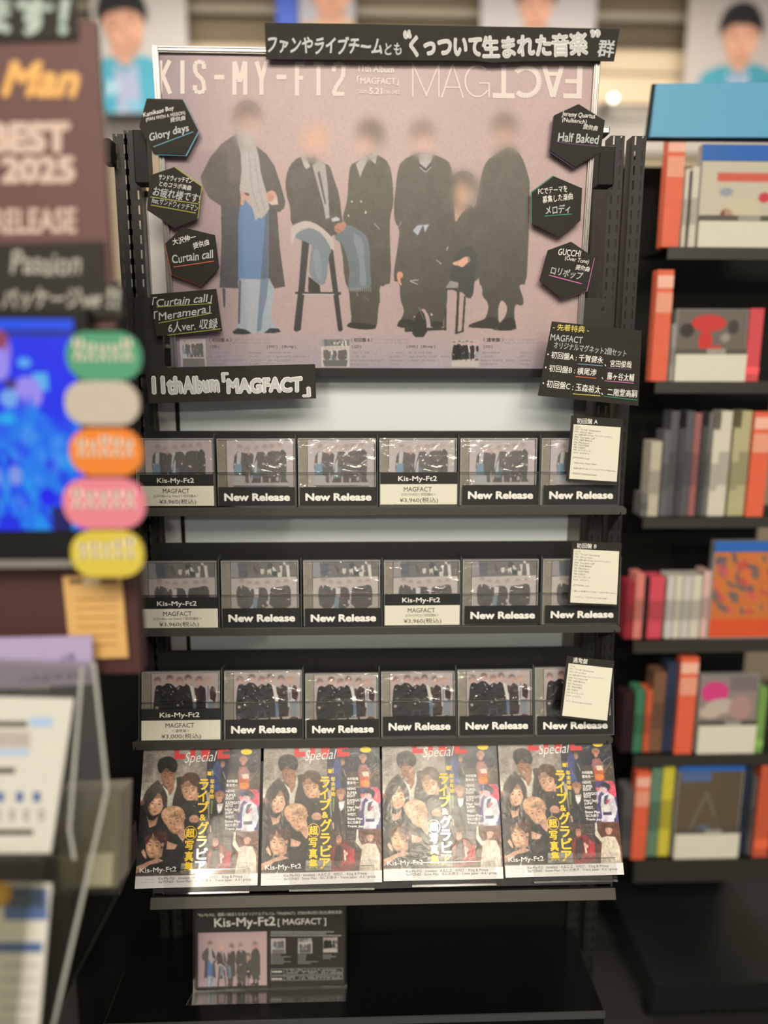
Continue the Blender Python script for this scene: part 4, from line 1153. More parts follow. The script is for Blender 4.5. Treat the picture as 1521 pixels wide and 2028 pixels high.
HH = 168
gl = dict(K=[[(.1, 0), (.1, 1)], [(.85, 0), (.2, .52)], [(.28, .42), (.9, 1)]], I=[[(.5, 0), (.5, 1)]],
          S=[[(.88, .26), (.86, .1), (.66, .045), (.34, .045), (.13, .1), (.12, .26), (.22, .4), (.76, .58), (.88, .74), (.87, .9), (.66, .955), (.34, .955), (.12, .9), (.12, .74)]],
          M=[[(.08, 1), (.08, 0)], [(.1, 0), (.5, .62)], [(.5, .62), (.9, 0)], [(.92, 0), (.92, 1)]], Y=[[(.08, 0), (.5, .55)], [(.92, 0), (.5, .55)], [(.5, .5), (.5, 1)]],
          F=[[(.14, 0), (.14, 1)], [(.05, .05), (.92, .05)], [(.1, .47), (.8, .47)]], T=[[(0, .05), (1, .05)], [(.5, 0), (.5, 1)]],
          D=[[(0, .5), (1, .5)]])
gl['2'] = [[(.12, .28), (.13, .1), (.34, .045), (.66, .045), (.87, .1), (.88, .28), (.8, .45), (.2, .8), (.14, .95)], [(.06, .95), (.95, .95)]]
for ch, x, w, y in (('K', 342, 64, 304), ('I', 440, 40, 304), ('S', 516, 60, 304), ('D', 620, 50, 304), ('M', 716, 64, 309), ('Y', 828, 58, 309), ('D', 932, 50, 304), ('F', 1028, 48, 313), ('T', 1118, 50, 313), ('2', 1212, 64, 313)):
    glyph(gl[ch], x, y, w, HH, 21 if ch in 'KISMYFT2' else 24)
put_text(L, mA1, '11th Album', (1342, 362), (1521, 368), 38, INKP, -0.0074, bold=0.035)
put_text(L, mA1, '「MAGFACT」', (1335, 425), (1545, 430), 44, INKP, -0.0074, bold=0.03)
put_text(L, mA1, '2025.', (1342, 470), (1392, 470), 18, INKP, -0.0074, bold=0.03)
put_text(L, mA1, '5.21', (1396, 474), (1462, 476), 34, INKP, -0.0074, bold=0.04)
put_text(L, mA1, 'ON SALE', (1470, 472), (1552, 474), 18, INKP, -0.0074, bold=0.03)


def S2(pts, w): line(L, mA2, pts, w, INKP, -0.0074)


S2([(247, 488), (247, 320)], 7); S2([(247, 322), (318, 486)], 7); S2([(312, 486), (378, 322)], 7); S2([(378, 320), (378, 488)], 7)
S2([(392, 490), (447, 322)], 7); S2([(447, 322), (500, 492)], 7); S2([(408, 438), (484, 440)], 7)
ang = [math.radians(a) for a in range(-48, -330, -12)]
S2([(572 + 62 * math.cos(a), 408 + 78 * math.sin(a)) for a in ang], 8); S2([(580, 418), (632, 418)], 7); S2([(630, 415), (630, 490)], 7)
S2([(648, 480), (758, 482)], 26); S2([(703, 480), (703, 324)], 24)
a2 = [math.radians(a) for a in range(-138, 139, 10)]
S2([(815 + 66 * math.cos(a), 411 + 70 * math.sin(a)) for a in a2], 27)
S2([(906, 330), (950, 488)], 24); S2([(950, 488), (996, 330)], 24); S2([(925, 372), (978, 372)], 20)
S2([(1086, 332), (1080, 494)], 27); S2([(1002, 482), (1092, 484)], 25); S2([(1012, 408), (1086, 410)], 22)
L.build('headline_lettering', t)
L = MB()
for x0, w, s in ((414, 45, '〈 初回盤 A 〉'), (695, 43, '〈 初回盤 B 〉'), (957, 40, '〈 通常盤 〉')):
    put_text(L, pm, s, (x0, 677), (x0 + w, 677), 8, mat('dark_grey_print', (74, 66, 66)), -0.0074, bold=0.02)
for x0, s, w in ((416, '[ CD ]', 18), (529, '[ DVD ]', 20), (559, '[ Blu-ray ]', 26), (697, '[ CD ]', 18), (806, '[ DVD ]', 21), (834, '[ Blu-ray ]', 27), (958, '[ CD ]', 17)):
    put_text(L, pm, s, (x0, 690), (x0 + w, 690), 6.5, mat('dark_grey_print', (74, 66, 66)), -0.0074, bold=0.01)
L.build('small_lettering', t)
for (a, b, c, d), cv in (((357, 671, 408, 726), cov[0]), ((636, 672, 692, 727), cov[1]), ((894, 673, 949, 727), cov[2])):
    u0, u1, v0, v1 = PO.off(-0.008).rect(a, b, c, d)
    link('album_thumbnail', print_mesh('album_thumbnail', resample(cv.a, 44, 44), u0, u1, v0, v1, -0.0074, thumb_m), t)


# ---------------------------------------------------------------- hand lettered cards
def card(name, pl, pts, label, edge=None, thick=0.0022, anchor=None, group=None, cat='sign', eoff=(1.6, 1.8)):
    cx = sum(p[0] for p in pts) / len(pts); cy = max(p[1] for p in pts)
    q = pl.at(cx, cy)
    t = thing(name, label, cat, q.M, group)
    b = MB(); b.prism([q.loc(p) for p in pts], -thick, 0, CARDM); b.build('card_sheet', t)
    if edge is not None:
        b = MB(); b.prism([q.loc((x + eoff[0], y + eoff[1])) for x, y in pts], -thick * 2, -thick * 1.05, edge); b.build('coloured_backing', t)
    b = MB(); k = q.loc((cx, (min(p[1] for p in pts) + cy) / 2)); b.box(k[0] - .006, k[0] + .006, k[1] - .006, k[1] + .006, -0.008 - thick, -thick * 2, PAPER); b.build('sticky_pad', t)
    return t, q


def ink(n, c): return mat(n, c, rough=0.6)


PC = PO.off(0.010)
CY_, YG_, OR_, PU_, GR_, PK_ = ink('pale_blue_pen', (96, 142, 158)), ink('yellow_green_pen', (150, 150, 60)), ink('orange_pen', (186, 92, 58)), ink('violet_pen', (84, 62, 98)), ink('green_pen', (42, 120, 84)), ink('pink_pen', (196, 104, 158))
YEL = ink('yellow_pen', (206, 186, 84))
W_ = WHITEINK; G_ = mat('silver_marker', (176, 176, 170), rough=0.5, noise=0.12, nscale=500)
HG = 'hand lettered black hexagon cards on the poster'


def hexcard(pts, label, edge, lines, unders, eoff):
    t, q = card('hexagon_card', PC, pts, label, edge, group=HG, eoff=eoff)
    L = MB()
    for s, p0, p1, h, m, b in lines:
        put_text(L, q.loc, s, p0, p1, h, m, 0.0004, bold=b, shear=0.12, hand=0.03)
    for pts_, m in unders:
        line(L, q.loc, pts_, 1.8, m, 0.0006)
    L.build('hand_lettering', t)


hexcard([(290.5, 195), (361.5, 197), (392, 258), (367, 306), (304, 304), (275.5, 250.5)], 'black hexagon card with pale blue edge at the top left of the poster', CY_,
        [('Kamikaze Boy', (285, 235), (346, 220), 12, W_, .01), ('(MAN WITH A MISSION)', (290, 243), (368, 229), 10, W_, 0), ('提供曲', (338, 243), (368, 238), 10, W_, .005), ('Glory days', (299, 285), (377, 264), 21, G_, .02)],
        [([(304, 291), (383, 261)], CY_)], (2.2, 2.4))
hexcard([(345, 331), (398, 369), (390, 434), (345, 452), (291, 416), (297, 347)], 'black hexagon card with yellow green edge, second down on the left', YG_,
        [('サンドウィッチマン', (314, 356), (381, 364), 12, W_, .01), ('とのコラボ楽曲', (315, 369), (378, 378), 11, W_, .005), ('お疲れ様です!', (302, 388), (395, 403), 19, G_, .015), ('feat.サンドウィッチマン', (300, 403), (391, 420), 14, G_, .01)],
        [([(298, 390), (394, 404)], YG_), ([(299, 406), (388, 422)], YG_)], (2.0, -1.6))
hexcard([(362, 450), (425.6, 465.6), (434, 530), (400, 565), (340, 542.5), (327, 482)], 'black hexagon card with orange edge, lowest on the left', OR_,
        [('大沢伸一', (343, 487), (390, 475), 14, W_, .01), ('提供曲', (384, 494), (416, 485), 13, W_, .01), ('Curtain call', (342, 523), (424, 512), 18, G_, .02)],
        [([(344, 529), (424, 517)], OR_)], (-1.8, 1.2))
hexcard([(1146, 206), (1198, 238.7), (1189.5, 302), (1138, 330.6), (1089.6, 298), (1098, 228)], 'black hexagon card with violet edge at the top right of the poster', PU_,
        [('Jeremy Quartus', (1112, 233), (1178, 238), 13, W_, .01), ('(Nulbarich)', (1113, 243), (1161, 248), 11, W_, .005), ('提供曲', (1154, 256), (1183, 260), 11, W_, .01), ('Half Baked', (1104, 281), (1186, 286), 20, G_, .02)],
        [([(1103, 281), (1150, 287), (1185, 290)], PU_)], (-1.4, 1.6))
hexcard([(1096.7, 349), (1153, 373), (1149.5, 437), (1109, 470), (1054.4, 443), (1054.5, 380.7)], 'black hexagon card with green edge, second down on the right', GR_,
        [('FCでテーマを', (1066, 386), (1124, 380), 13, W_, .01), ('募集した楽曲', (1075, 403), (1135, 396), 15, W_, .01), ('メロディ', (1081, 426), (1130, 422), 18, G_, .02)],
        [([(1078, 428), (1132, 424)], GR_)], (-1.6, -1.8))
hexcard([(1131, 478.6), (1177, 510), (1162, 576), (1112.8, 592), (1068.6, 556), (1085, 495.6)], 'black hexagon card with pink edge, lowest on the right', PK_,
        [('GUCCHI', (1105, 505), (1150, 510), 14, W_, .01), ('(Over Tone)', (1118, 517), (1165, 525), 11, W_, .005), ('提供曲', (1139, 534), (1167, 539), 11, W_, .01), ('ロリポップ', (1089, 543), (1152, 556), 17, G_, .02)],
        [([(1087, 545), (1152, 562)], PK_)], (1.8, .8))

t, q = card('hand_lettered_sign', PC, [(298, 583), (428, 572), (440, 656), (310, 666)], 'slanted black card with grey underlined writing at left edge below the hexagons')
L = MB()
put_text(L, q.loc, '「Curtain call」', (302, 612), (422, 600), 23, G_, 0.0004, bold=.015, shear=.3, hand=.03)
put_text(L, q.loc, '「Meramera」', (306, 638), (419, 620), 21, G_, 0.0004, bold=.015, shear=.2, hand=.03)
put_text(L, q.loc, '6人ver. 収録', (334, 660), (432, 651), 22, G_, 0.0004, bold=.015, shear=.2, hand=.03)
for a in ([(310, 608), (420, 601)], [(314, 640), (420, 620)], [(332, 664), (438, 651)]): line(L, q.loc, a, 1.6, YG_, .0006)
L.build('hand_lettering', t)

PF = Plane(660, 800, 1.372)
t, q = card('hand_lettered_sign', PF, [(287.6, 729), (624, 721), (626, 789), (294.7, 799)], 'long black card with outlined block letters below the left of the poster')
L = MB()
for s, p0, p1, h in (('11th', (302, 782), (362, 780), 36), ('Album', (364, 781), (435, 777), 35), ('「', (440, 757), (453, 756), 18), ('MAGFACT', (450, 780), (599, 776), 30), ('」', (600, 786), (615, 785), 18)):
    put_text(L, q.loc, s, (p0[0] - 1.3, p0[1] + 1.3), (p1[0] + 1.3, p1[1] + 1.3), h + 2.8, W_, .0004, bold=.085, hand=.015)
    put_text(L, q.loc, s, p0, p1, h, G_, .0009, bold=.045, hand=.015)
L.build('hand_lettering', t)

PS = Plane(1168, 800, 1.345, turn=0)
t, q = card('hand_lettered_sign', PS, [(1093.4, 636.4), (1271, 654.5), (1264.4, 804), (1065.5, 783.5)], 'tilted black card of handwritten names at the lower right corner of the poster')
c6 = crop(1040, 620, 6.084); m6 = lambda p: q.loc(c6(p))
L = MB()
for s, p0, p1, h, m in (('- 先着特典 -', (330, 205), (765, 245), 85, YEL), ('MAGFACT', (300, 330), (690, 368), 82, G_), ('オリジナルマグネット2個セット', (340, 425), (1215, 530), 88, G_),
                        ('・初回盤A : 千賀健永', (262, 540), (935, 612), 88, W_), ('、宮田俊哉', (955, 645), (1280, 665), 85, W_), ('・初回盤B : 横尾渉', (235, 700), (855, 762), 88, W_), ('、藤ヶ谷太輔', (920, 800), (1310, 828), 95, W_),
                        ('・初回盤C : 玉森裕太', (205, 892), (905, 975), 95, W_), ('、二階堂高嗣', (915, 990), (1345, 1022), 95, W_)):
    put_text(L, m6, s, p0, p1, h, m, .0004, bold=.008, shear=.05, hand=.02)
for a, m in (([(632, 612), (935, 636)], CY_), ([(990, 660), (1280, 680)], PU_), ([(605, 764), (855, 786)], OR_), ([(955, 815), (1305, 845)], PK_), ([(575, 972), (905, 998)], YEL), ([(945, 1002), (1350, 1048)], GR_)):
    line(L, m6, a, 9, m, .0006)
L.build('hand_lettering', t)

PBN = Plane(870, 120, 1.372, tilt=2.5)
bpts = [(524, 45), (700, 47), (950, 52), (1227.7, 57), (1216, 121), (1130, 120), (1040, 121), (975, 124), (940, 120), (760, 119), (527, 117)]
t, q = card('banner_sign', PBN, bpts, 'long black banner with outlined handwriting along the top of the poster')
ca = crop(180, 0, 2.535); cb = crop(720, 0, 2.535); mB = lambda p: q.loc(cb(p)); mAa = lambda p: q.loc(ca(p))
L = MB()
put_text(L, mAa, 'ファンやライブチーム', (888, 268), (1462, 280), 92, G_, .0004, bold=.03, shear=.15, hand=.03)
put_text(L, mB, 'とも', (106, 276), (190, 278), 62, G_, .0004, bold=.02, shear=.1, hand=.02)
for s, p0, p1, h in (('“', (206, 196), (240, 190), 40), ('くっついて', (232, 284), (590, 288), 104), ('生まれた', (600, 296), (942, 280), 112), ('音楽', (948, 286), (1125, 280), 118), ('”', (1142, 190), (1188, 186), 38)):
    put_text(L, mB, s, (p0[0] - 3, p0[1] + 3), (p1[0] + 3, p1[1] + 3), h + 6, W_, .0004, bold=.055, hand=.02)
    put_text(L, mB, s, p0, p1, h, G_, .0009, bold=.022, hand=.02)
put_text(L, mB, '群', (1172, 286), (1258, 290), 88, G_, .0004, bold=.02, shear=.15, hand=.02)
L.build('hand_lettering', t)


# ================================================================ SHELVES, CASES, POCKETS
def shelf(label, ylt, ylb, xl, xr, Yf, back_top, ledge=False):
    """steel shelf: tray, folded front edge with rounded end, back upstand with pale top edge, two brackets"""
    pl = Plane((xl + xr) / 2, ylb, Yf)
    t = thing('metal_shelf', label, 'shelf', pl.M, 'steel shelves of the display rack')
    x0, x1, z0, z1 = pl.rect(xl, ylt, xr, ylb)
    h = z1 - z0
    dep = Yf - (YB - 0.002)
    r = h * 0.45
    q = MB(); q.prism([(x0, 0), (x1 - r * .2, 0), (x1, r * .5), (x1 - r * .1, h * .7), (x1 - r, h), (x0, h)], -0.002, 0.0, LIPM)
    q.build('front_edge', t, bevel=0.0006)
    q = MB(); q.box(x0 + .004, x1 - .008, h * .30, h * .30 + 0.0015, dep, -0.002, BLACK); q.build('tray', t)
    bt = FP.O.z + FP.loc(760, back_top)[1] - pl.O.z
    q = MB(); r = 0.012
    bx0, bx1 = x0 + .018, x1 - .02
    q.prism([(bx0, h * .3 + .0015), (bx1, h * .3 + .0015), (bx1, bt - r), (bx1 - r * .3, bt - r * .3), (bx1 - r, bt), (bx0 + r, bt), (bx0 + r * .3, bt - r * .3), (bx0, bt - r)], dep, dep + .0016, BLACK)
    q.build('back_upstand', t)
    for x in (x0 + .004, x1 - .012):
        q = MB(); q.prism([(0, 0), (0.0, h * .3), (-dep, h * .3), (-dep, h * .3 - .05)][::-1], 0, 0.002, BLACK)
        me = q.mesh('bracket')
        o = link('bracket', me, t)
        o.matrix_local = Matrix.Translation((x, 0, 0)) @ Matrix.Rotation(PI / 2, 4, 'Y')
    return t, pl, h


ROWS = [
    dict(Y=1.374, tilt=-3, xs=[265, 427, 587, 748, 907.5, 1068, 1226], top=862, bot=1003, lip=(1004, 1021), lx=(262, 1241), back=853, panel=936, cards=[(939, 1001), (964, 1003), (964, 1003), (935, 998), (960, 998), (960, 998)],
         kind=['price', 'new', 'new', 'price', 'new', 'new'], cov=0, name='top', sub=['[CD+Blu-ray Disc]＜初回盤A＞', '[CD+DVD]＜初回盤A＞'], price='¥3,960(税込)'),
    dict(Y=1.346, tilt=-5, xs=[272, 435, 597.5, 757, 912.5, 1071, 1226], top=1101, bot=1241, lip=(1242, 1257), lx=(264, 1229), back=1072, panel=1178, cards=[(1182, 1243), (1203, 1240), (1203, 1240), (1175, 1236), (1198, 1234), (1197, 1232)],
         kind=['price', 'new', 'new', 'price', 'new', 'new'], cov=1, name='middle', sub=['[CD+Blu-ray Disc]＜初回盤B＞', '[CD+DVD]＜初回盤B＞'], price='¥3,960(税込)'),
    dict(Y=1.293, tilt=-12, xs=[277, 440.5, 601, 751.5, 903, 1056, 1213], top=1322, bot=1461, lip=(1463, 1479), lx=(262, 1214), back=1283, panel=1390, cards=[(1402, 1467), (1423, 1461), (1423, 1460), (1417, 1455), (1416, 1453), (1416, 1452)],
         kind=['price', 'new', 'new', 'new', 'new', 'new'], cov=2, name='bottom', sub=['＜通常盤＞'], price='¥3,000(税込)'),
]
COVM = print_mat('album_cover_ink', rough=0.35, coat=0.2, coat_rough=0.15)
SHELLM = mat('pale_case_plastic', (150, 148, 140), rough=0.2, noise=0.1, nscale=80, coat=0.6)
HINGM = mat('ribbed_case_hinge', (146, 136, 120), rough=0.25, noise=0.25, nscale=45, coat=0.8)
FINM = mat('dark_clear_fin', (70, 70, 68), rough=0.15, noise=0.1, coat=0.5)
ORD = ['first', 'second', 'third', 'fourth', 'fifth', 'sixth', 'seventh', 'eighth', 'ninth', 'tenth', 'eleventh', 'twelfth', 'thirteenth']
cover_desc = ['full group photo cover', 'dark band above group photo', 'dark jackets cover']
shelf_lbl = ['top steel shelf carrying the first row of album cases', 'middle steel shelf carrying the second row of album cases', 'bottom steel shelf carrying the third row of album cases']
CW, CH, CD_ = 0.1420, 0.1245, 0.0095


def make_case(ci):
    """jewel case mesh parts, origin at the lower left front corner"""
    e = 0.0022
    a = MB()
    a.box(0, CW, 0, CH, -CD_, -CD_ + .0012, SHELLM)
    a.box(0, CW, 0, e, -CD_ + .0012, .0012, SHELLM); a.box(0, CW, CH - e, CH, -CD_ + .0012, .0012, SHELLM)
    a.box(0, e, e, CH - e, -CD_ + .0012, .0012, SHELLM); a.box(CW - e, CW, e, CH - e, -CD_ + .0012, .0012, SHELLM)
    b = MB(); b.box(e, .0165, e, CH - e, -.005, -.0012, HINGM)
    for k in range(4): b.box(.0045 + k * .003, .0055 + k * .003, e, CH - e, -.0012, -.0002, HINGM)
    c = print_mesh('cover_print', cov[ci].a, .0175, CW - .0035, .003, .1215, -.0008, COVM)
    w = MB(); n = 12
    g = [(CW * i / n, CH * j / n) for j in range(n + 1) for i in range(n + 1)]
    rr = random.Random(ci)
    w.add([(x, y, .0022 + (rr.uniform(-.0004, .0004) if 0 < i % (n + 1) < n else 0)) for i, (x, y) in enumerate(g)],
          [(j * (n + 1) + i, j * (n + 1) + i + 1, (j + 1) * (n + 1) + i + 1, (j + 1) * (n + 1) + i) for j in range(n) for i in range(n)], WRAP)
    return a.mesh('case_shell'), b.mesh('hinge_strip'), c, w.mesh('clear_wrap')


for ri, R in enumerate(ROWS):
    st, spl, sh = shelf(shelf_lbl[ri], R['lip'][0], R['lip'][1], R['lx'][0], R['lx'][1], R['Y'] - 0.008, R['back'])
    pl = Plane(748, R['bot'], R['Y'], tilt=R['tilt'])
    meshes = make_case(R['cov'])
    for i in range(6):
        xa, xb = R['xs'][i], R['xs'][i + 1]
        ct, cbm = R['cards'][i]
        bot = R['bot'] - (i * 0.5 if ri == 0 else i * 1.6 if ri == 1 else i * 2.2)
        ym = (R['top'] + bot) / 2
        q = pl.at(xa + 2, bot)
        q.O = Vector((pl.O + pl.ux * pl.loc(xa + 3, ym)[0] + pl.uy * 0.0008)); q.M.translation = q.O
        ptxt = 'price card' if R['kind'][i] == 'price' else 'New Release card'
        # the case
        t = thing('album_case', '%s album case from left on the %s row, %s' % (ORD[i], R['name'], cover_desc[ri]), 'album case', q.M @ Matrix.Translation((0.0004, 0.0002, -0.001)) @ Matrix.Scale(min(1.0, (q.loc(xb, ym)[0] - 0.0025) / CW), 4), 'album cases on the %s row' % R['name'])
        for nm, me in zip(('case_shell', 'hinge_strip', 'cover_print', 'clear_wrap'), meshes):
            link(nm, me, t)
        # the pocket
        wd_ = q.loc(xb, ym)[0] - 0.0015
        t = thing('acrylic_pocket', 'clear pocket, %s from the left on the %s row' % (ORD[i], R['name']), 'acrylic holder', q.M, 'acrylic pockets on the %s row' % R['name'])
        vp = q.loc((xa + xb) / 2, R['panel'] - i * (0.3 if ri == 0 else 1.0))[1]
        z1 = 0.0045
        b = MB(); b.box(0, wd_, 0, vp, z1, z1 + .0012, ACRYL); b.build('front_panel', t)
        b = MB(); b.box(0, wd_, vp - .0008, vp + .0006, z1 - .0002, z1 + .0014, EDGE); b.box(0, wd_, -.0004, .0022, z1 + .0013, z1 + .0022, EDGE)
        b.build('panel_edge', t)
        b = MB(); b.prism([(wd_, 0), (wd_ + .0022, 0), (wd_ + .0022, CH + .004), (wd_ + .0008, CH + .009), (wd_, CH + .004)], -0.030, z1 + .0012, FINM); b.build('divider_fin', t)
        b = MB(); b.box(0, wd_, -.0006, .0, -0.030, z1, EDGE); b.build('pocket_base', t)
        # the card in the pocket
        L = MB()
        cxa = xa + (5 if ri != 0 or i else 15); cxb = xb - 2.5
        if R['kind'][i] == 'new': cxa += 2
        k0, k1, v0, v1 = q.rect(cxa, ct, cxb, cbm)
        k0 = max(k0, .001); k1 = min(k1, wd_ - .001); v0 = max(v0, .001)
        t = thing('%s_card' % ('price' if R['kind'][i] == 'price' else 'release'), 'black and white price card in the %s pocket of the %s row' % (ORD[i], R['name']) if R['kind'][i] == 'price' else 'black New Release card in the %s pocket of the %s row' % (ORD[i], R['name']),
                  'label card', q.M, 'cards in the pockets of the %s row' % R['name'])
        zc = z1 + .0016
        if R['kind'][i] == 'price':
            vm = v0 + (v1 - v0) * 0.635
            b = MB(); b.box(k0, k1, v0, vm, zc, zc + .0004, LABELW); b.box(k0, k1, vm, v1, zc, zc + .0004, LABELK); b.build('card_sheet', t)
            mpc = lambda p: (k0 + (k1 - k0) * p[0] / 151.0, v1 - (v1 - v0) * p[1] / 62.0)
            put_text(L, mpc, 'Kis-My-Ft2', (35, 19.5), (111, 19.5), 12.5, WHITEINK, zc + .0007, bold=.012)
            put_text(L, mpc, 'MAGFACT', (46, 37), (101, 37), 9, BLACKINK, zc + .0007, bold=.004)
            sub = R['sub'][0 if i == 0 else 1]
            if ri == 2: put_text(L, mpc, sub, (58, 46), (92, 46), 6, BLACKINK, zc + .0007)
            else: put_text(L, mpc, sub, (27 if i == 0 else 42, 46), (120 if i == 0 else 109, 46), 6.5, BLACKINK, zc + .0007)
            put_text(L, mpc, R['price'], (38, 60), (114, 60), 11.5, BLACKINK, zc + .0007, bold=.004)
        else:
            b = MB(); b.box(k0, k1, v0, v1, zc, zc + .0004, LABELK); b.build('card_sheet', t)
            w = k1 - k0; h = v1 - v0
            mpc = lambda p: (k0 + w * p[0], v0 + h * p[1])
            yb = .28
            L2 = text_mesh('New Release', .045)
            co, fs = L2
            L.add([(k0 + w * (.075 + .86 * x), v0 + h * (yb + .40 * y), zc + .0007 + k) for x, y, k in co], fs, WHITEINK)
        L.build('lettering', t)
    # the left end fin of the row
    q = pl.off(0); q.O = pl.O + pl.ux * pl.loc(R['xs'][0] + 1, (R['top'] + R['bot']) / 2)[0] + pl.uy * 0.0008; q.M = pl.M.copy(); q.M.translation = q.O
    t = thing('end_fin', 'clear end piece closing the left side of the %s row of pockets' % R['name'], 'acrylic holder', q.M)
    b = MB(); b.prism([(-.002, 0), (0, 0), (0, CH + .004), (-.001, CH + .008), (-.002, CH + .004)], -0.030, .0057, FINM); b.build('fin_sheet', t)
    b = MB(); b.box(-.006, -.002, 0, .002, -.03, .0057, FINM); b.build('foot', t)

# handwritten track lists
TR = [(['[CD]', 'M1. "Y.I.A" Overture', 'M2. Glory days', 'M3. お疲れ様です! feat. サンドウィッチマン', 'M4. Curtain call', 'M5. Half Baked', 'M6. Meramera', 'M7. FIGHTERS', 'M8. CHEAT', 'M9. ロリポップ', 'M10. メロディ', '', '[DVD/Blu-ray]', '', '・"Glory days" Music Video', '', '・"お疲れ様です! feat. サンドウィッチマン" Music Video', '', '・MAGFACT Behind the Scenes'], '初回盤 A'),
      (['[CD]', 'M1. "Y.I.A" Overture', 'M2. Glory days', 'M3. お疲れ様です! feat. サンドウィッチマン', 'M4. Curtain call', 'M5. Half Baked', 'M6. Meramera', 'M7. FIGHTERS', 'M8. CHEAT', 'M9. ロリポップ', 'M10. メロディ', '', '[DVD/Blu-ray]', '', '・新しい仕事やってみた！inキスマイ movie', '', '・「メロディ」「ロリポップ」Music Video'], '初回盤 B'),
      (['[CD]', 'M1. "Y.I.A" Overture', 'M2. Glory days', 'M3. お疲れ様です! feat. サンドウィッチマン', 'M4. Curtain call', 'M5. Half Baked', 'M6. Meramera', 'M7. FIGHTERS', 'M8. CHEAT', 'M9. ロリポップ', 'M10. メロディ', '', "M11. Who's gonna play?", ''], '通常盤')]
TP = [dict(c=[(1132, 823), (1234, 830), (1225, 960), (1121, 952)], p=[(1136, 840), (1229, 846.5), (1221, 954), (1127, 948)], h=((1142, 839), (1183, 841), 11.5), Y=1.350, l='handwritten track list card at the right end of the top row'),
      dict(c=[(1133, 1071), (1231.4, 1076), (1224, 1201), (1124, 1197)], p=[(1136, 1087), (1226, 1092), (1221, 1197), (1129, 1193)], h=((1142, 1086), (1181, 1087), 10.5), Y=1.322, l='handwritten track list card at the right end of the middle row'),
      dict(c=[(1123, 1299), (1217, 1309), (1205, 1432), (1108, 1421)], p=[(1126, 1313.5), (1213, 1323.4), (1202, 1427), (1113, 1417)], h=((1134, 1312), (1163, 1316), 11), Y=1.266, l='handwritten track list card at the right end of the bottom row')]
for k, T in enumerate(TP):
    pl = Plane(T['c'][2][0], T['c'][2][1], T['Y'], tilt=ROWS[k]['tilt'])
    cx = sum(p[0] for p in T['c']) / 4
    q = pl.at(cx, T['c'][2][1])
    t = thing('track_list_card', T['l'], 'sign', q.M, 'track list cards at the right of the rows')
    b = MB(); b.prism([q.loc(p) for p in T['c']], -.0015, 0, CARDM); b.build('card_sheet', t)
    b = MB(); b.prism([q.loc(p) for p in T['p']], .0002, .0008, PAPER); b.build('paper_sheet', t)
    b = MB(); a = q.loc(T['c'][1]); b.box(-.005, .005, .03, .036, -0.012, -.0015, EDGE); b.build('clip', t)
    L = MB()
    put_text(L, q.loc, T['h'][0 + 0 if False else 2] and TR[k][1], T['h'][0], T['h'][1], T['h'][2], W_, .0006, bold=.008, hand=.03)
    f = homog([(0, 0), (1, 0), (1, 1), (0, 1)], T['p'])
    mpt = lambda p: q.loc(f(p))
    ls = TR[k][0]; n = max(len(ls), 14)
    for j, s in enumerate(ls):
        if not s: continue
        y = .06 + j * (.9 / n) * (1.0 if k < 2 else .88)
        wdt = min(.93, .052 * sum(1.0 if ord(c) > 255 else .52 for c in s) * (.72 if len(s) > 24 else 1.0))
        put_text(L, mpt, s, (.035, y), (.035 + wdt, y + .008), .036, DARKPEN, .0014, hand=.03, shear=.15)
    L.build('hand_lettering', t)

# ================================================================ MAGAZINES
MW, MH, MTOP = 0.2135, 0.2265, 0.06
mimg = paint_magazine()
MAGM = print_mat('magazine_cover_ink', rough=0.35, coat=0.9, coat_rough=0.2, bump=0.22, bscale=40.0)
hm = mag_map()
mm = lambda p: (hm(p)[0] * MW, (1 - hm(p)[1]) * MH)
sheet_me = print_mesh('cover_print', mimg, 0, MW, 0, MH * (1 + MTOP), 0.0004, MAGM)
b = MB(); b.box(0, MW, 0, MH * (1 + MTOP), -.0078, 0.0, mat('magazine_pages', (214, 208, 196), rough=0.7)); pages_me = b.mesh('pages')
YT = mat('yellow_title_ink', (232, 190, 40), rough=0.4, coat=0.7, noise=0.02)
RED = mat('red_title_ink', (196, 32, 34), rough=0.4, coat=0.7, noise=0.02)
WT = mat('white_title_ink', (222, 214, 204), rough=0.4, coat=0.6, noise=0.02)
GT = mat('grey_title_ink', (96, 90, 86), rough=0.5, noise=0.02)
L = MB(); z = .0007
for pts in ([(470, -20), (520, -20), (522, 128), (592, 126), (592, 178), (470, 186)], [(645, -20), (700, -20), (700, 178), (645, 182)], [(745, -20), (800, -20), (815, 60), (830, -20), (882, -20), (848, 174), (776, 178)],
            [(944, -20), (1080, -20), (1080, 18), (1000, 18), (1000, 60), (1070, 60), (1070, 90), (1000, 92), (1000, 126), (1080, 124), (1080, 172), (944, 178)]):
    L.prism([mm(p) for p in pts], z - .0002, z, RED)
put_text(L, mm, 'Special', (588, 262), (948, 238), 150, WT, z + .0002, bold=-.008, shear=.35)
L.prism([mm((1262 + 62 * math.cos(a * .4), 95 + 34 * math.sin(a * .4))) for a in range(16)], z - .0002, z, YT)
y = 400
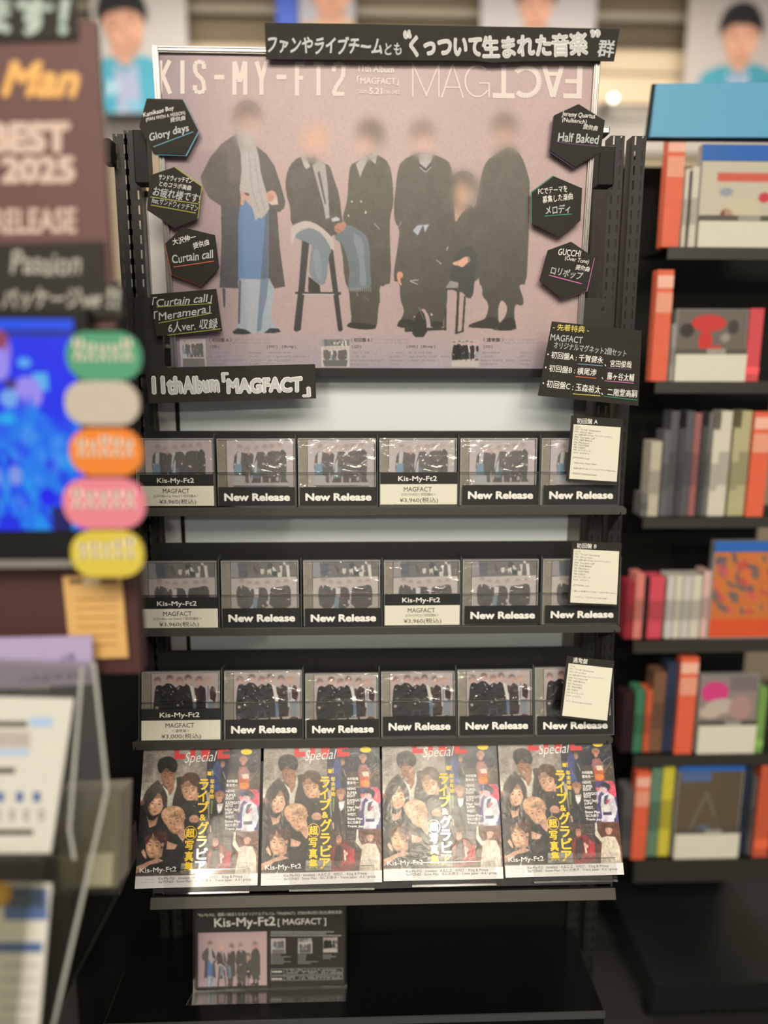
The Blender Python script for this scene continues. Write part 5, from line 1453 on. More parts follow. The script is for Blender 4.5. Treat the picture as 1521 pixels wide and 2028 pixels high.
for s, y0, y1, x0, x1 in (('ラ', 405, 530, 757, 862), ('イ', 535, 665, 750, 850), ('ブ', 655, 790, 752, 880), ('&', 805, 878, 775, 845), ('グ', 885, 1035, 755, 885), ('ラ', 1050, 1180, 755, 868), ('ビ', 1185, 1320, 758, 885), ('ア', 1335, 1460, 748, 868),
                          ('超', 965, 1070, 632, 730), ('写', 1105, 1210, 628, 725), ('真', 1225, 1340, 628, 725), ('集', 1345, 1450, 628, 725),
                          ('着', 318, 368, 838, 890), ('!', 312, 368, 896, 906), ('年', 405, 462, 875, 925), ('末', 465, 515, 875, 925), ('年', 518, 570, 875, 925), ('始', 575, 628, 875, 925)):
    put_text(L, mm, s, (x0, y1), (x1, y1 - 1), y1 - y0, YT, z, bold=.035)
cir = [(682 + 66 * math.cos(math.radians(a)), 1018 + 78 * math.sin(math.radians(a))) for a in range(0, 361, 12)]
line(L, mm, cir, 6, YT, z)
for s, x0, x1, yb, h in (('木村拓哉', 1055, 1180, 445, 34), ('堂本光一', 1055, 1185, 492, 36), ('NEWS', 1055, 1152, 558, 30), ('SUPER', 1055, 1166, 604, 32), ('EIGHT', 1055, 1150, 640, 32), ('KAMIGATA', 1057, 1236, 688, 32), ('BOYZ', 1057, 1140, 722, 32),
                         ('Hey! Say!', 1057, 1205, 776, 40), ('JUMP', 1057, 1150, 806, 32), ('WEST.', 1057, 1162, 850, 32), ('Snow Man', 1058, 1228, 900, 32), ('なにわ男子', 1060, 1212, 945, 36), ('Travis Japan', 1060, 1275, 990, 34)):
    put_text(L, mm, s, (x0, yb), (x1, yb - 2), h, WT, z, bold=.03)
put_text(L, mm, 'Kis-My-Ft2', (142, 1488), (545, 1470), 72, WT, z, bold=.02)
put_text(L, mm, 'Kis-My-Ft2 · timelesz · A.B.C-Z · WEST. · King & Prince', (350, 1560), (1278, 1533), 40, GT, z, bold=.012)
put_text(L, mm, 'SixTONES · Snow Man · なにわ男子 · Travis Japan · Aぇ! group', (350, 1598), (1378, 1566), 42, GT, z, bold=.012)
mag_text_me = L.mesh('cover_lettering')
MP = Plane(636, 1752, 1.190, tilt=-27.5)
mcs = [((268, 1760), (509, 1753), 'first magazine from the left with white glare on its glossy cover'), ((516.4, 1754), (757, 1747), 'second magazine from the left, group photo cover under clear film'),
       ((759, 1745), (998, 1740), 'third magazine from the left with glare down the middle of its cover'), ((1001, 1738), (1236, 1732), 'fourth magazine from the left, at the right end of the ledge')]
for i, (bl, br, lb) in enumerate(mcs):
    u0, v0 = MP.loc(bl); u1, v1 = MP.loc(br)
    a = math.atan2(v1 - v0, u1 - u0)
    M = MP.M @ Matrix.Translation((u0, v0, .0005)) @ Matrix.Rotation(a, 4, 'Z') @ Matrix.Scale(math.hypot(u1 - u0, v1 - v0) / MW, 4, (1, 0, 0))
    M = MP.M @ Matrix.Translation((u0 + (math.hypot(u1 - u0, v1 - v0) - MW) / 2, v0, .0005)) @ Matrix.Rotation(a, 4, 'Z')
    t = thing('magazine', lb, 'magazine', M, 'magazines on the lowest ledge')
    link('pages', pages_me, t); link('cover_print', sheet_me, t); link('cover_lettering', mag_text_me, t)
    q = Plane(0, 0, 1, O=M.translation); q.ux, q.uy, q.uz, q.M = MP.ux, MP.uy, MP.uz, MP.M.copy(); q.M.translation = q.O
    t = thing('clear_lip', 'clear plastic lip across the foot of magazine, %s from the left' % ORD[i], 'acrylic holder', q.M, 'clear lips holding the magazines')
    b = MB(); b.box(.05, .20, -.008, .030, .0025, .0035, ACRYL); b.build('lip_panel', t)
    b = MB(); b.box(.05, .20, .0292, .030, .0024, .0038, EDGE); b.box(.05, .20, -.009, -.007, .001, .0037, EDGE); b.build('lip_edge', t)
    b = MB(); b.box(.05, .20, -.010, -.008, -.010, .0035, EDGE); b.build('lip_foot', t)
# the ledge
q = MP.at(636, 1752)
t = thing('magazine_ledge', 'sloping black ledge with folded front edge carrying the magazines', 'shelf', q.M)
a0, a1 = q.loc(300, 1762)[0], q.loc(1216, 1742)[0]
b = MB(); b.box(a0, a1, -.010, MH * .92, -.0125, -.0095, BLACK); b.build('tray', t)
b = MB(); b.box(a0, a1, -.034, -.0145, -.012, .004, mat('ledge_edge', (56, 52, 43), rough=0.5)); b.build('front_edge', t, bevel=.001)
for x in (a0, a1 - .003):
    b = MB(); b.prism([(0, -.03), (0.17, -.03), (0.05, .17), (0, .17)][::-1], 0, .003, BLACKD)
    o = link('bracket', b.mesh('bracket'), t); o.matrix_local = Matrix.Translation((x, 0, -.0125)) @ Matrix.Rotation(PI / 2, 4, 'Y')

# ================================================================ SIGN ON THE DECK
SG = Plane(535, 1955, 1.284, tilt=-12).at(535, 1955)
SG.O = Vector((SG.O.x, SG.O.y, DECKZ + .0005)); SG.M.translation = SG.O
t = thing('acrylic_sign_stand', 'black album notice with white writing in clear stand on the deck', 'sign', SG.M)
u0, u1 = SG.loc(384, 1955)[0], SG.loc(686, 1950)[0]
v1 = SG.loc(535, 1794)[1]
b = MB(); b.box(u0, u1, 0, v1, .0022, .0034, ACRYL); b.box(u0, u1, 0, v1, -.002, -.001, ACRYL); b.build('acrylic_sheets', t)
b = MB()
for a in ((u0, u1, v1 - .001, v1 + .0006), (u0, u1, -.0002, .0018), (u0 - .0006, u0 + .001, 0, v1), (u1 - .001, u1 + .0006, 0, v1)): b.box(a[0], a[1], a[2], a[3], -.002, .0036, EDGE)
b.build('acrylic_edges', t)
b = MB(); iu0, iu1, iv1 = u0 + .003, u1 - .003, v1 - .004; b.box(iu0, iu1, .003, iv1, -.0008, .0004, mat('notice_black', (44, 40, 36), rough=.5)); b.build('notice_sheet', t)
o = MB(); o.box(u0, u1, 0, .0015, 0.0, 0.07, ACRYL)
o2 = o.build('stand_foot', t); o2.matrix_local = Matrix.Rotation(math.radians(-12), 4, 'X')
c4 = homog([(100, 120), (1420, 88), (1420, 792), (100, 812)], [(u0, v1), (u1, v1), (u1, 0), (u0, 0)])
gx0, gy1 = c4((137, 330)); gx1, gy0 = c4((724, 770))
gi = resample(group_img[0:372, 20:575], 150, 110)
link('group_photo', print_mesh('group_photo', gi, gx0, gx1, gy0, gy1, .0009, thumb_m, 1.15), t)
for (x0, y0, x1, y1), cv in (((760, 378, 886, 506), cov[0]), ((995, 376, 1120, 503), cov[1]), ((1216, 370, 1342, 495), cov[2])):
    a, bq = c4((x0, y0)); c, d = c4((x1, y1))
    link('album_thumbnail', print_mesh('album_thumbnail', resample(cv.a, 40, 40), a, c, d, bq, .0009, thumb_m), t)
L = MB()
put_text(L, c4, '"Kis-My-Ft2、通算11枚目となるオリジナルアルバム『MAGFACT』が2025年5月21日(水)発売決定!', (135, 200), (1385, 172), 34, WHITEINK, .0009, bold=.012)
put_text(L, c4, 'Kis-My-Ft2', (275, 305), (800, 290), 98, WHITEINK, .0009, bold=.02)
put_text(L, c4, '[ MAGFACT ]', (820, 278), (1243, 270), 66, WHITEINK, .0009, bold=.012)
for y in (318, 333, 350):
    x = 760
    while x < (1300 if y < 330 else 1230 if y < 340 else 1370):
        w = random.uniform(8, 16); L.prism([c4((x, y)), c4((x + w, y)), c4((x + w, y + 8)), c4((x, y + 8))], .0006, .0009, GREYINK); x += w + 5
for x0 in (760, 995, 1216):
    for k in range(6 if x0 < 1200 else 3):
        x = x0; e = x0 + random.choice([70, 110, 165])
        while x < e:
            w = random.uniform(6, 12); y = 516 + k * 14; L.prism([c4((x, y)), c4((x + w, y)), c4((x + w, y + 5)), c4((x, y + 5))], .0006, .0009, GREYINK); x += w + 5
for y0, y1 in ((632, 682), (692, 728)):
    line(L, c4, [(760, y0 + 3), (1385, y0 - 3), (1385, y1 - 3), (760, y1 + 3), (760, y0 + 3)], 3, GREYINK, .0009)
    line(L, c4, [(875, y0), (875, y1)], 3, GREYINK, .0009)
    for k in range(3):
        x = 895
        while x < 1370:
            w = random.uniform(6, 14); y = y0 + 10 + k * 12
            if random.random() < .75 and y < y1 - 4: L.prism([c4((x, y)), c4((x + w, y)), c4((x + w, y + 6)), c4((x, y + 6))], .0006, .0009, GREYINK)
            x += w + 5
    x = 768
    while x < 855: L.prism([c4((x, y0 + 20)), c4((x + 9, y0 + 20)), c4((x + 9, y0 + 32)), c4((x, y0 + 32))], .0006, .0009, WHITEINK); x += 13
L.build('lettering', t)


# ================================================================ LEFT DISPLAY (near, out of focus)
LD = Plane(100, 700, 0.96)
MAROON = mat('maroon_board', (84, 50, 46), rough=0.6, noise=0.06, nscale=6)
LB = LD.at(100, 1250)
t = thing('maroon_sign_board', 'tall maroon sign board with pale capital letters at the left edge', 'sign', LB.M)
b = MB(); x0, x1 = LB.loc(-160, 300)[0], LB.loc(206, 300)[0]
b.box(x0, x1, LB.loc(100, 650)[1], LB.loc(100, 38)[1], -.012, 0, MAROON); b.build('board_panel', t)
b = MB(); b.box(x0, LB.loc(237, 640)[0], LB.loc(100, 1335)[1], LB.loc(100, 1110)[1], -.03, 0.0, mat('dark_maroon_board', (66, 34, 32), rough=0.55, noise=0.06)); b.build('lower_panel', t)
b = MB(); b.box(x0, x0 + .03, LB.loc(100, 2400)[1], LB.loc(100, 60)[1], -.06, -.031, BLACKD); b.build('stand_post', t)
m_ = LB.loc
CRM = mat('pale_pink_letters', (186, 160, 142), rough=.6)
for s_, q0, q1, hh, mm_, bo, sl in (('Man', (3, 193), (158, 195), 72, mat('gold_letters', (206, 150, 66), rough=.4), .04, .3), ('BEST', (-24, 305), (140, 304), 63, CRM, .07, 0), ('2025', (2, 364), (150, 363), 54, CRM, .06, 0), ('RELEASE', (-14, 464), (152, 462), 50, CRM, .03, 0)):
    L = MB(); put_text(L, m_, s_, q0, q1, hh, mm_, .001, bold=bo, shear=sl); L.build('lettering', t)
def left_sign(pts, label, lines, name='hand_lettered_sign', m=CARDM, z=.004, lm=None, cat='sign'):
    pl = LD.off(z)
    cx = sum(p[0] for p in pts) / len(pts); cy = max(p[1] for p in pts)
    q = pl.at(cx, cy); t = thing(name, label, cat, q.M)
    b = MB(); b.prism([q.loc(p) for p in pts], -.003, 0, m); b.build('card_sheet', t)
    if lines:
        L = MB()
        for s, p0, p1, h, mm_, bo in lines: put_text(L, q.loc, s, p0, p1, h, mm_, .001, bold=bo, hand=.03, shear=.1)
        L.build('hand_lettering', t)
    return t, q
CHALK = ink('pale_green_chalk', (160, 172, 158))
left_sign([(-150, -60), (150, -60), (153, 76), (-150, 84)], 'blurred black sign with chalk writing in the top left corner', [('ます！', (-40, 74), (140, 72), 82, CHALK, .05)])
left_sign([(-150, 486), (205, 478), (208, 566), (-150, 572)], 'blurred black card with cursive writing under the maroon board', [('Passion', (22, 545), (160, 548), 50, ink('chalk_grey', (150, 146, 132)), .02)], z=.006)
left_sign([(-150, 568), (238, 558), (244, 628), (-150, 632)], 'blurred black card with grey writing just above the blue screen', [('パッケージver', (4, 615), (205, 612), 44, ink('chalk_grey', (150, 146, 132)), .03), ('!!', (212, 612), (238, 612), 44, ink('chalk_grey', (150, 146, 132)), .03)], z=.01)
# screen
q = LD.off(.034).at(60, 1110)
t = thing('video_monitor', 'black video monitor with a glowing blue concert picture', 'monitor', q.M)
sx0, sx1 = q.loc(-160, 840)[0], q.loc(160, 840)[0]; sy0, sy1 = q.loc(60, 1050)[1], q.loc(60, 632)[1]
b = MB(); b.box(sx0 - .02, sx1 + .015, q.loc(60, 1108)[1], sy1 + .012, -.03, -.002, BLACKD); b.build('monitor_body', t, bevel=.002)
b = MB(); b.box(sx0 - .02, q.loc(150, 1115)[0], q.loc(60, 1124)[1], q.loc(60, 1110)[1], -.03, 0.0, mat('grey_trim_strip', (118, 114, 104), rough=.4)); b.build('lower_trim', t)
img2 = paint_stage(150, 150)
full = np.concatenate([img2[:, ::-1], img2], 1)
link('screen', print_mesh('screen', full, sx0, sx1, sy0, sy1, .0005, print_mat('screen_glow', emit=0.9, rough=.3)), t)
# rounded name plates
def plate(x0, y0, x1, y1, c, label, z, n=5):
    pl = LD.off(.05 + z).at((x0 + x1) / 2, y1)
    a0, a1, b0, b1 = pl.rect(x0, y0, x1, y1)
    t = thing('name_plate', label, 'sign', pl.M, 'rounded coloured name plates beside the screen')
    r = (b1 - b0) * .46; P_ = []
    for cx, cy, s in ((a1 - r, b1 - r, 0), (a0 + r, b1 - r, 90), (a0 + r, b0 + r, 180), (a1 - r, b0 + r, 270)):
        for k in range(7):
            a = math.radians(s + k * 15); P_.append((cx + r * math.cos(a), cy + r * math.sin(a)))
    b = MB(); b.prism(P_, -.004, 0, mat(label.split()[0] + '_plate', c, rough=.6)); b.build('plate_sheet', t)
    if n:
        L = MB(); wk = (a1 - a0) * .8 / n
        for k in range(n):
            cx = a0 + (a1 - a0) * .12 + k * wk; h = (b1 - b0) * random.uniform(.3, .45); cy = b0 + (b1 - b0) * .42
            L.box(cx, cx + wk * .72, cy, cy + h * .25, .0002, .0008, plate_ink); L.box(cx, cx + wk * .72, cy + h * .6, cy + h, .0002, .0008, plate_ink); L.box(cx + wk * .25, cx + wk * .45, cy, cy + h, .0002, .0008, plate_ink)
        L.build('lettering', t)
    b = MB(); b.box(a0 + .005, a0 + .02, (b0 + b1) / 2 - .005, (b0 + b1) / 2 + .005, -.055 - z, -.004, BLACKD); b.build('stick_arm', t)
plate_ink = ink('plate_ink', (206, 192, 170))
plate(130, 657, 280, 754, (58, 128, 92), 'green rounded plate, topmost of the five beside the screen', 0)
plate(128, 755, 276, 842, (166, 153, 136), 'beige rounded plate, second of the five beside the screen', .002, 0)
plate(137, 848, 282, 942, (200, 108, 24), 'orange rounded plate, third of the five beside the screen', .004)
plate(124, 947, 288, 1047, (196, 108, 120), 'pink rounded plate, fourth of the five beside the screen', .006)
plate(140, 1051, 285, 1143, (186, 164, 54), 'yellow rounded plate, lowest of the five beside the screen', .008)
# gold card, lavender card
t, q = left_sign([(124, 1142), (240, 1138), (254, 1302), (140, 1306)], 'blurred gold card under the yellow plate', None, 'gold_card', mat('gold_card_print', (196, 152, 88), rough=.6, noise=.1, nscale=30), .008, cat='card')
b = MB(); b.prism([q.loc(p) for p in ((138, 1148), (232, 1146), (232, 1154), (138, 1156))], .0002, .001, ink('dark_brown_print', (84, 58, 40))); b.prism([q.loc(p) for p in ((165, 1146), (200, 1145), (200, 1156), (165, 1157))], .0011, .0016, ink('pale_gold_print', (186, 160, 130)))
for k in range(6): b.prism([q.loc((150 + k, 1185 + k * 18)), q.loc((232, 1184 + k * 18)), q.loc((232, 1188 + k * 18)), q.loc((150 + k, 1189 + k * 18))], .0002, .0006, ink('dark_gold_print', (160, 118, 62)))  # darker gold printed lines
b.build('printed_lines', t)
t, q = left_sign([(-120, 1266), (182, 1260), (184, 1355), (-120, 1372)], 'blurred lavender card with small dark writing at the left edge', [('へのおすすめ', (40, 1352), (170, 1344), 14, ink('dark_lavender_pen', (84, 74, 100)), .01), ('人気', (120, 1310), (150, 1308), 16, ink('dark_lavender_pen', (84, 74, 100)), .01)], 'lavender_card', mat('lavender_paper', (158, 142, 170), rough=.7), .03, cat='card')
# leaflet stand
FL = Plane(60, 2028, 0.81, tilt=-12)
def leaflet(pts, z, label, marks):
    q = FL.off(z).at(sum(p[0] for p in pts) / 4, max(p[1] for p in pts)); t = thing('leaflet', label, 'leaflet', q.M)
    b = MB(); b.prism([q.loc(p) for p in pts], -.004, 0, mat('leaflet_paper', (186, 180, 166), rough=.6)); b.build('paper_stack', t)
    L = MB()
    for (x0, y0, x1, y1), m in marks: L.prism([q.loc(p) for p in ((x0, y0), (x1, y0), (x1, y1), (x0, y1))], .0002, .0006, m)
    L.build('printed_shapes', t)
NV, LBL, GRY, DK = ink('navy_print', (66, 86, 128)), ink('pale_blue_print', (148, 166, 190)), ink('grey_print', (152, 146, 136)), ink('dark_olive_print', (74, 72, 62))
leaflet([(-120, 1378), (146, 1384), (100, 1690), (-120, 1690)], 0, 'blurred white leaflet stack in the upper pocket at the left edge',
        [((-60, 1428, 54, 1440), DK), ((-60, 1448, 60, 1480), ink('taupe_print', (160, 148, 138))), ((-60, 1484, 56, 1496), LBL), ((-60, 1520, 30, 1532), DK), ((60, 1420, 104, 1440), LBL)] + [((x, 1568, x + 14, 1588), NV) for x in (-6, 32, 66)] + [((x, 1602, x + 12, 1626), GRY) for x in (-10, 18, 46, 76)] + [((-60, 1642, 66, 1654), DK)])
leaflet([(-120, 1748), (102, 1752), (70, 2120), (-120, 2120)], .03, 'blurred white leaflet with navy heading at the lower left corner',
        [((8, 1758, 94, 1822), NV), ((-40, 1866, 84, 1886), NV)] + [((5, y, 78 - k * 3, y + 5), GRY) for k, y in enumerate((1910, 1938, 1966, 1994, 2020))] + [((28, 1775, 68, 1790), LBL)])
q = FL.off(.034).at(4, 1796); t = thing('orange_badge', 'small orange badge on the lower leaflet at the left edge', 'sticker', q.M)
b = MB(); c = q.loc(2, 1770); b.prism([(c[0] + .013 * math.cos(a * .35), c[1] + .014 * math.sin(a * .35)) for a in range(18)], 0, .0015, ink('orange_badge_print', (238, 160, 20))); b.build('badge_face', t)
b = MB(); b.prism([(c[0] + .008 * math.cos(a * .35), c[1] + .009 * math.sin(a * .35)) for a in range(18)], .0016, .002, ink('yellow_badge_print', (250, 196, 40))); b.build('badge_centre', t)
q = FL.off(-.01).at(120, 2100); t = thing('leaflet_stand', 'clear acrylic leaflet stand at the lower left', 'leaflet stand', q.M)
def sheet(pts, z0, z1, m, nm):
    b = MB(); b.prism([q.loc(p) for p in pts], z0, z1, m); b.build(nm, t)
ACB = clear_mat('leaflet_acrylic', (0.86, 0.86, 0.82), 0.10, 0.15)
sheet([(-120, 1300), (190, 1310), (214, 1565), (100, 2090), (-120, 2090)], 0, .003, ACB, 'back_sheet')
sheet([(-120, 1660), (115, 1664), (120, 1755), (-120, 1750)], .05, .053, ACB, 'front_pocket')
sheet([(-120, 1700), (104, 1704), (60, 2120), (-120, 2120)], .06, .063, ACB, 'front_pocket')
for a, b_ in (((188, 1310), (214, 1562)), ((214, 1562), (96, 2080)), ((165, 1320), (140, 1640)), ((140, 1640), (150, 1700))):
    L = MB(); line(L, q.loc, [a, b_], 7, mat('frosted_edge', (150, 148, 136), rough=.4), .004); L.build('sheet_edge', t)
# acrylic box; its reflections are built as a pale block and white patch
q = FL.off(-.06).at(180, 1765); t = thing('acrylic_box', 'small clear box with pale contents beside the leaflets', 'box', q.M)
b = MB(); b.prism([q.loc(p) for p in ((108, 1572), (240, 1568), (232, 1758), (120, 1762))], -.05, 0, mat('box_painted_reflections', (142, 134, 116), rough=.6, noise=.2, nscale=20)); b.build('reflections', t)
b = MB(); b.prism([q.loc(p) for p in ((170, 1690), (226, 1688), (222, 1752), (168, 1754))], .001, .003, PAPER); b.build('white_card', t)
b = MB(); b.prism([q.loc(p) for p in ((104, 1562), (244, 1558), (236, 1764), (114, 1768))], .004, .006, ACB); b.build('box_front', t)
# counter under it
q = LD.off(-.09).at(0, 1800)
t = thing('black_counter', 'black counter under the leaflet stand at the lower left', 'counter', q.M)
b = MB(); b.prism([q.loc(p) for p in ((-300, 1700), (232, 1700), (238, 1770), (96, 2040), (-300, 2300))], -.10, 0, BLACKD); b.build('counter_side', t)
b = MB(); b.prism([q.loc(p) for p in ((232, 1700), (238, 1770), (96, 2040), (90, 2040), (230, 1768), (226, 1700))], .001, .005, BLACK); b.build('counter_edge', t)

# partition between the two displays
t = thing('black_partition', 'black partition behind the left rack post', 'partition', loc=(fx(200, 1000) - .1, YB + .12, 0))
x0, x1 = fx(165, 900) - t.location.x, fx(318, 1000) - t.location.x
b = MB(); b.box(x0 - .15, x1 - .02, 0, .02, 0, fz(250, 560), BLACKD); b.build('panel', t)
b = MB(); b.box(x0 - .15, x1 - .02, -.01, .03, fz(250, 560), fz(250, 556), BLACK); b.build('top_rail', t)
t = thing('pale_notice', 'small pale notice on the partition behind the left post', 'notice', loc=(fx(228, 460), YB + .118, fz(228, 500)))
b = MB(); b.box(-.012, .014, 0.0, .07, -0.05, .065, ink('pale_notice_paper', (186, 180, 158))); b.build('notice_block', t)
b = MB(); b.box(-.012, .014, -.002, 0.0, -.05, -.03, ink('pale_blue_notice_edge', (140, 156, 172))); b.build('notice_edge', t)

# ================================================================ RIGHT RACK (far, out of focus)
RR = Plane(1400, 1000, 1.72)
YR = 1.72
def rx(px, py): return RR.O.x + RR.loc(px, py)[0]
def rz(px, py): return RR.O.z + RR.loc(px, py)[1]
XE = rx(1660, 600)
t = thing('media_rack', 'black media rack with shelves of discs at the right edge', 'display rack', loc=(rx(1400, 1000), YR, 0)); rk = t
ox = t.location.x
b = MB(); b.box(rx(1215, 600) - ox, XE - ox, .24, .26, 0, rz(1300, 272), BLACKD); b.build('back_board', t)
for px in (1225, 1256, 1290):
    x = rx(px, 500) - ox
    q2 = MB(); q2.box(x - .014, x + .014, .15, .17, 0, rz(px, 268), BLACK)
    for k in range(60):
        z0 = .3 + k * .03
        if z0 + .02 < rz(px, 268): q2.box(x - .004, x + .004, .148, .1501, z0, z0 + .018, mat('slot_dark', (14, 14, 14)))
    q2.build('slotted_post', t)
SHP = [(1316, 492, 516), (1292, 755, 778), (1268, 1022, 1042), (1250, 1264, 1286), (1250, 1488, 1508), (1252, 1694, 1735)]
for k, (x, y0, y1) in enumerate(SHP):
    zt, zb = rz(1400, y0), rz(1400, y1)
    s_ = thing('metal_shelf', '%s shelf from the top of the right hand rack' % ORD[k], 'shelf', loc=(ox, YR, zb), group='shelves of the right hand rack')
    b = MB(); b.box(rx(x, y0) - ox, XE - ox, -.02, -.016, 0, zt - zb, mat('far_shelf_edge', (48, 46, 40), rough=.5)); b.build('front_edge', s_)
    b = MB(); b.box(rx(x, y0) - ox, XE - ox, -.016, .147, zt - zb - .004, zt - zb - .0005, BLACKD); b.build('tray', s_)
s_ = thing('rack_base', 'low dark deck at the foot of the right hand rack', 'base', loc=(ox, YR, 0))
b = MB(); b.box(rx(1250, 1850) - ox, XE - ox, -.16, .23, .05, rz(1400, 1850), mat('far_deck', (24, 28, 27), rough=.3)); b.build('deck', s_)
b = MB(); b.box(rx(1250, 1850) - ox, XE - ox, -.12, -.1, 0, .05, BLACKD); b.build('kick_board', s_)
TEAL = mat('sky_blue_board', (96, 164, 192), rough=.5, noise=.03, nscale=5)
pl = Plane(1420, 272, YR - .03, turn=0)
t = thing('blue_sign_board', 'blank sky blue sign board on top of the right hand rack', 'sign', pl.M)
b = MB(); b.prism([pl.loc(p) for p in ((1301, 166), (1660, 160), (1660, 272), (1288, 271))], -.012, 0, TEAL); b.build('sign_face', t)
b = MB(); b.prism([pl.loc(p) for p in ((1297, 162), (1660, 155), (1660, 278), (1282, 275))], -.02, -.0125, BLACKD); b.build('sign_backing', t)

def disc_case(x0, y0, x1, y1, c, label, name='disc_case', cat='disc case', d=.06, z=0.0, group=None, band=None, bot=None, lean=0):
    m = c if not isinstance(c, tuple) else mat('spine_%d_%d_%d' % c, c, rough=.4, noise=.1, nscale=30)
    pl = Plane((x0 + x1) / 2, y1, YR + z)
    zb = pl.O.z if bot is None else rz(1400, SHP[bot][1])
    a0, a1, b0, b1 = pl.rect(x0, y0, x1, y1)
    t = thing(name, label, cat, loc=(pl.O.x, YR + z, zb)); 
    if lean: t.rotation_euler = (0, math.radians(lean), 0)
    h = b1 - b0
    b = MB(); b.box(a0, a1, 0, d, 0, h, m); b.build('case_body' if name == 'disc_case' else 'divider_sheet', t, bevel=.001)
    if band:
        for k, (f0, f1, cc) in enumerate(band):
            b = MB(); b.box(a0 + .0004, a1 - .0004, -.0012, -.0002, h * f0, h * f1, mat('band_%d_%d_%d' % cc, cc, rough=.5)); b.build('spine_print' if name == 'disc_case' else 'name_tab', t)
    return t
ORG = (222, 98, 66); TAB = [(.62, .80, (226, 150, 120)), (.84, .95, (236, 176, 150))]
for x0, y0, x1, y1, c, s, b_ in ((1318, 262, 1352, 488, ORG, 'orange shelf divider on the top shelf of the right rack', 0), (1296, 532, 1328, 753, ORG, 'orange shelf divider at the left of the second shelf, right rack', 1), (1481, 608, 1508, 753, (206, 74, 78), 'red shelf divider on the second shelf of the right rack', 1),
                                (1487, 812, 1521, 1020, ORG, 'orange shelf divider on the third shelf of the right rack', 2), (1343, 1296, 1378, 1487, ORG, 'leaning orange shelf divider on the fifth shelf, right rack', 4), (1256, 1522, 1284, 1694, ORG, 'orange shelf divider at the left of the lowest shelf', 5),
                                (1500, 1512, 1530, 1694, (196, 88, 58), 'orange shelf divider at the right of the lowest shelf', 5), (1500, 1358, 1516, 1487, (116, 152, 74), 'light green divider right of the pink disc cover', 4)):
    disc_case(x0, y0, x1, y1, c, s, 'shelf_divider', 'shelf divider', .03, -.012, None, TAB if c == ORG else [(.1, .2, tuple(min(255, int(v * 1.2)) for v in c))], b_, lean=0)
def spines(y1, lst, b_, rowname):
    for k, (x0, x1, y0, c) in enumerate(lst):
        disc_case(x0, y0, x1 - .6, y1, c, '%s spine, %s from left among the slim cases on the %s right shelf' % (CN.get(c, 'grey'), ORD[k], rowname), group=None, d=.05, bot=b_, band=[(.3, .62, tuple(int(v * .82) for v in c))])
CN = {(186, 174, 150): 'cream', (96, 94, 96): 'grey', (84, 82, 84): 'dark grey', (150, 92, 88): 'dusty pink', (66, 64, 62): 'charcoal', (206, 196, 174): 'white', (176, 168, 124): 'olive', (104, 100, 96): 'mid grey', (212, 122, 110): 'salmon', (150, 40, 48): 'dark red', (206, 74, 86): 'red', (196, 188, 176): 'off white', (210, 172, 160): 'pale pink', (34, 62, 104): 'navy', (62, 118, 84): 'green', (196, 88, 56): 'orange', (120, 84, 62): 'brown', (44, 54, 74): 'dark blue', (98, 128, 100): 'sage', (202, 186, 62): 'yellow', (38, 44, 58): 'blue black', (86, 82, 80): 'stone', (44, 24, 26): 'black red', (178, 170, 160): 'pearl'}
spines(753, [(1330, 1336, 640, (178, 170, 160))], 1, 'second')
spines(488, [(1354, 1362, 330, (206, 196, 174)), (1362, 1368, 334, (66, 64, 62)), (1368, 1382, 326, (206, 196, 174))], 0, 'top')
spines(1020, [(1270, 1284, 975, (104, 100, 96)), (1286, 1308, 872, (186, 174, 150)), (1311, 1324, 850, (96, 94, 96)), (1324, 1340, 812, (84, 82, 84)), (1340, 1354, 846, (66, 64, 62)), (1354, 1370, 812, (84, 82, 84)), (1370, 1384, 816, (150, 92, 88)), (1385, 1398, 842, (66, 64, 62)), (1398, 1407, 815, (104, 100, 96)), (1407, 1422, 850, (206, 196, 174)), (1422, 1444, 812, (206, 196, 174)), (1447, 1462, 846, (176, 168, 124)), (1462, 1482, 812, (176, 168, 124))], 2, 'third')
spines(1262, [(1240, 1256, 1150, (150, 40, 48)), (1257, 1275, 1134, (212, 122, 110)), (1277, 1284, 1140, (44, 24, 26)), (1285, 1314, 1140, (206, 74, 86)), (1319, 1334, 1138, (196, 188, 176)), (1335, 1350, 1138, (206, 196, 174)), (1351, 1368, 1138, (196, 188, 176)), (1369, 1388, 1138, (206, 196, 174)), (1390, 1406, 1130, (210, 172, 160))], 3, 'fourth')
spines(1487, [(1232, 1256, 1372, (44, 24, 26)), (1257, 1275, 1364, (62, 118, 84)), (1277, 1290, 1366, (196, 88, 56)), (1291, 1316, 1330, (120, 84, 62)), (1317, 1338, 1312, (44, 54, 74))], 4, 'fifth')
spines(1692, [(1232, 1254, 1560, (86, 82, 80)), (1286, 1308, 1518, (98, 128, 100)), (1309, 1332, 1510, (202, 186, 62)), (1468, 1484, 1520, (38, 44, 58)), (1485, 1499, 1540, (86, 82, 80))], 5, 'lowest')

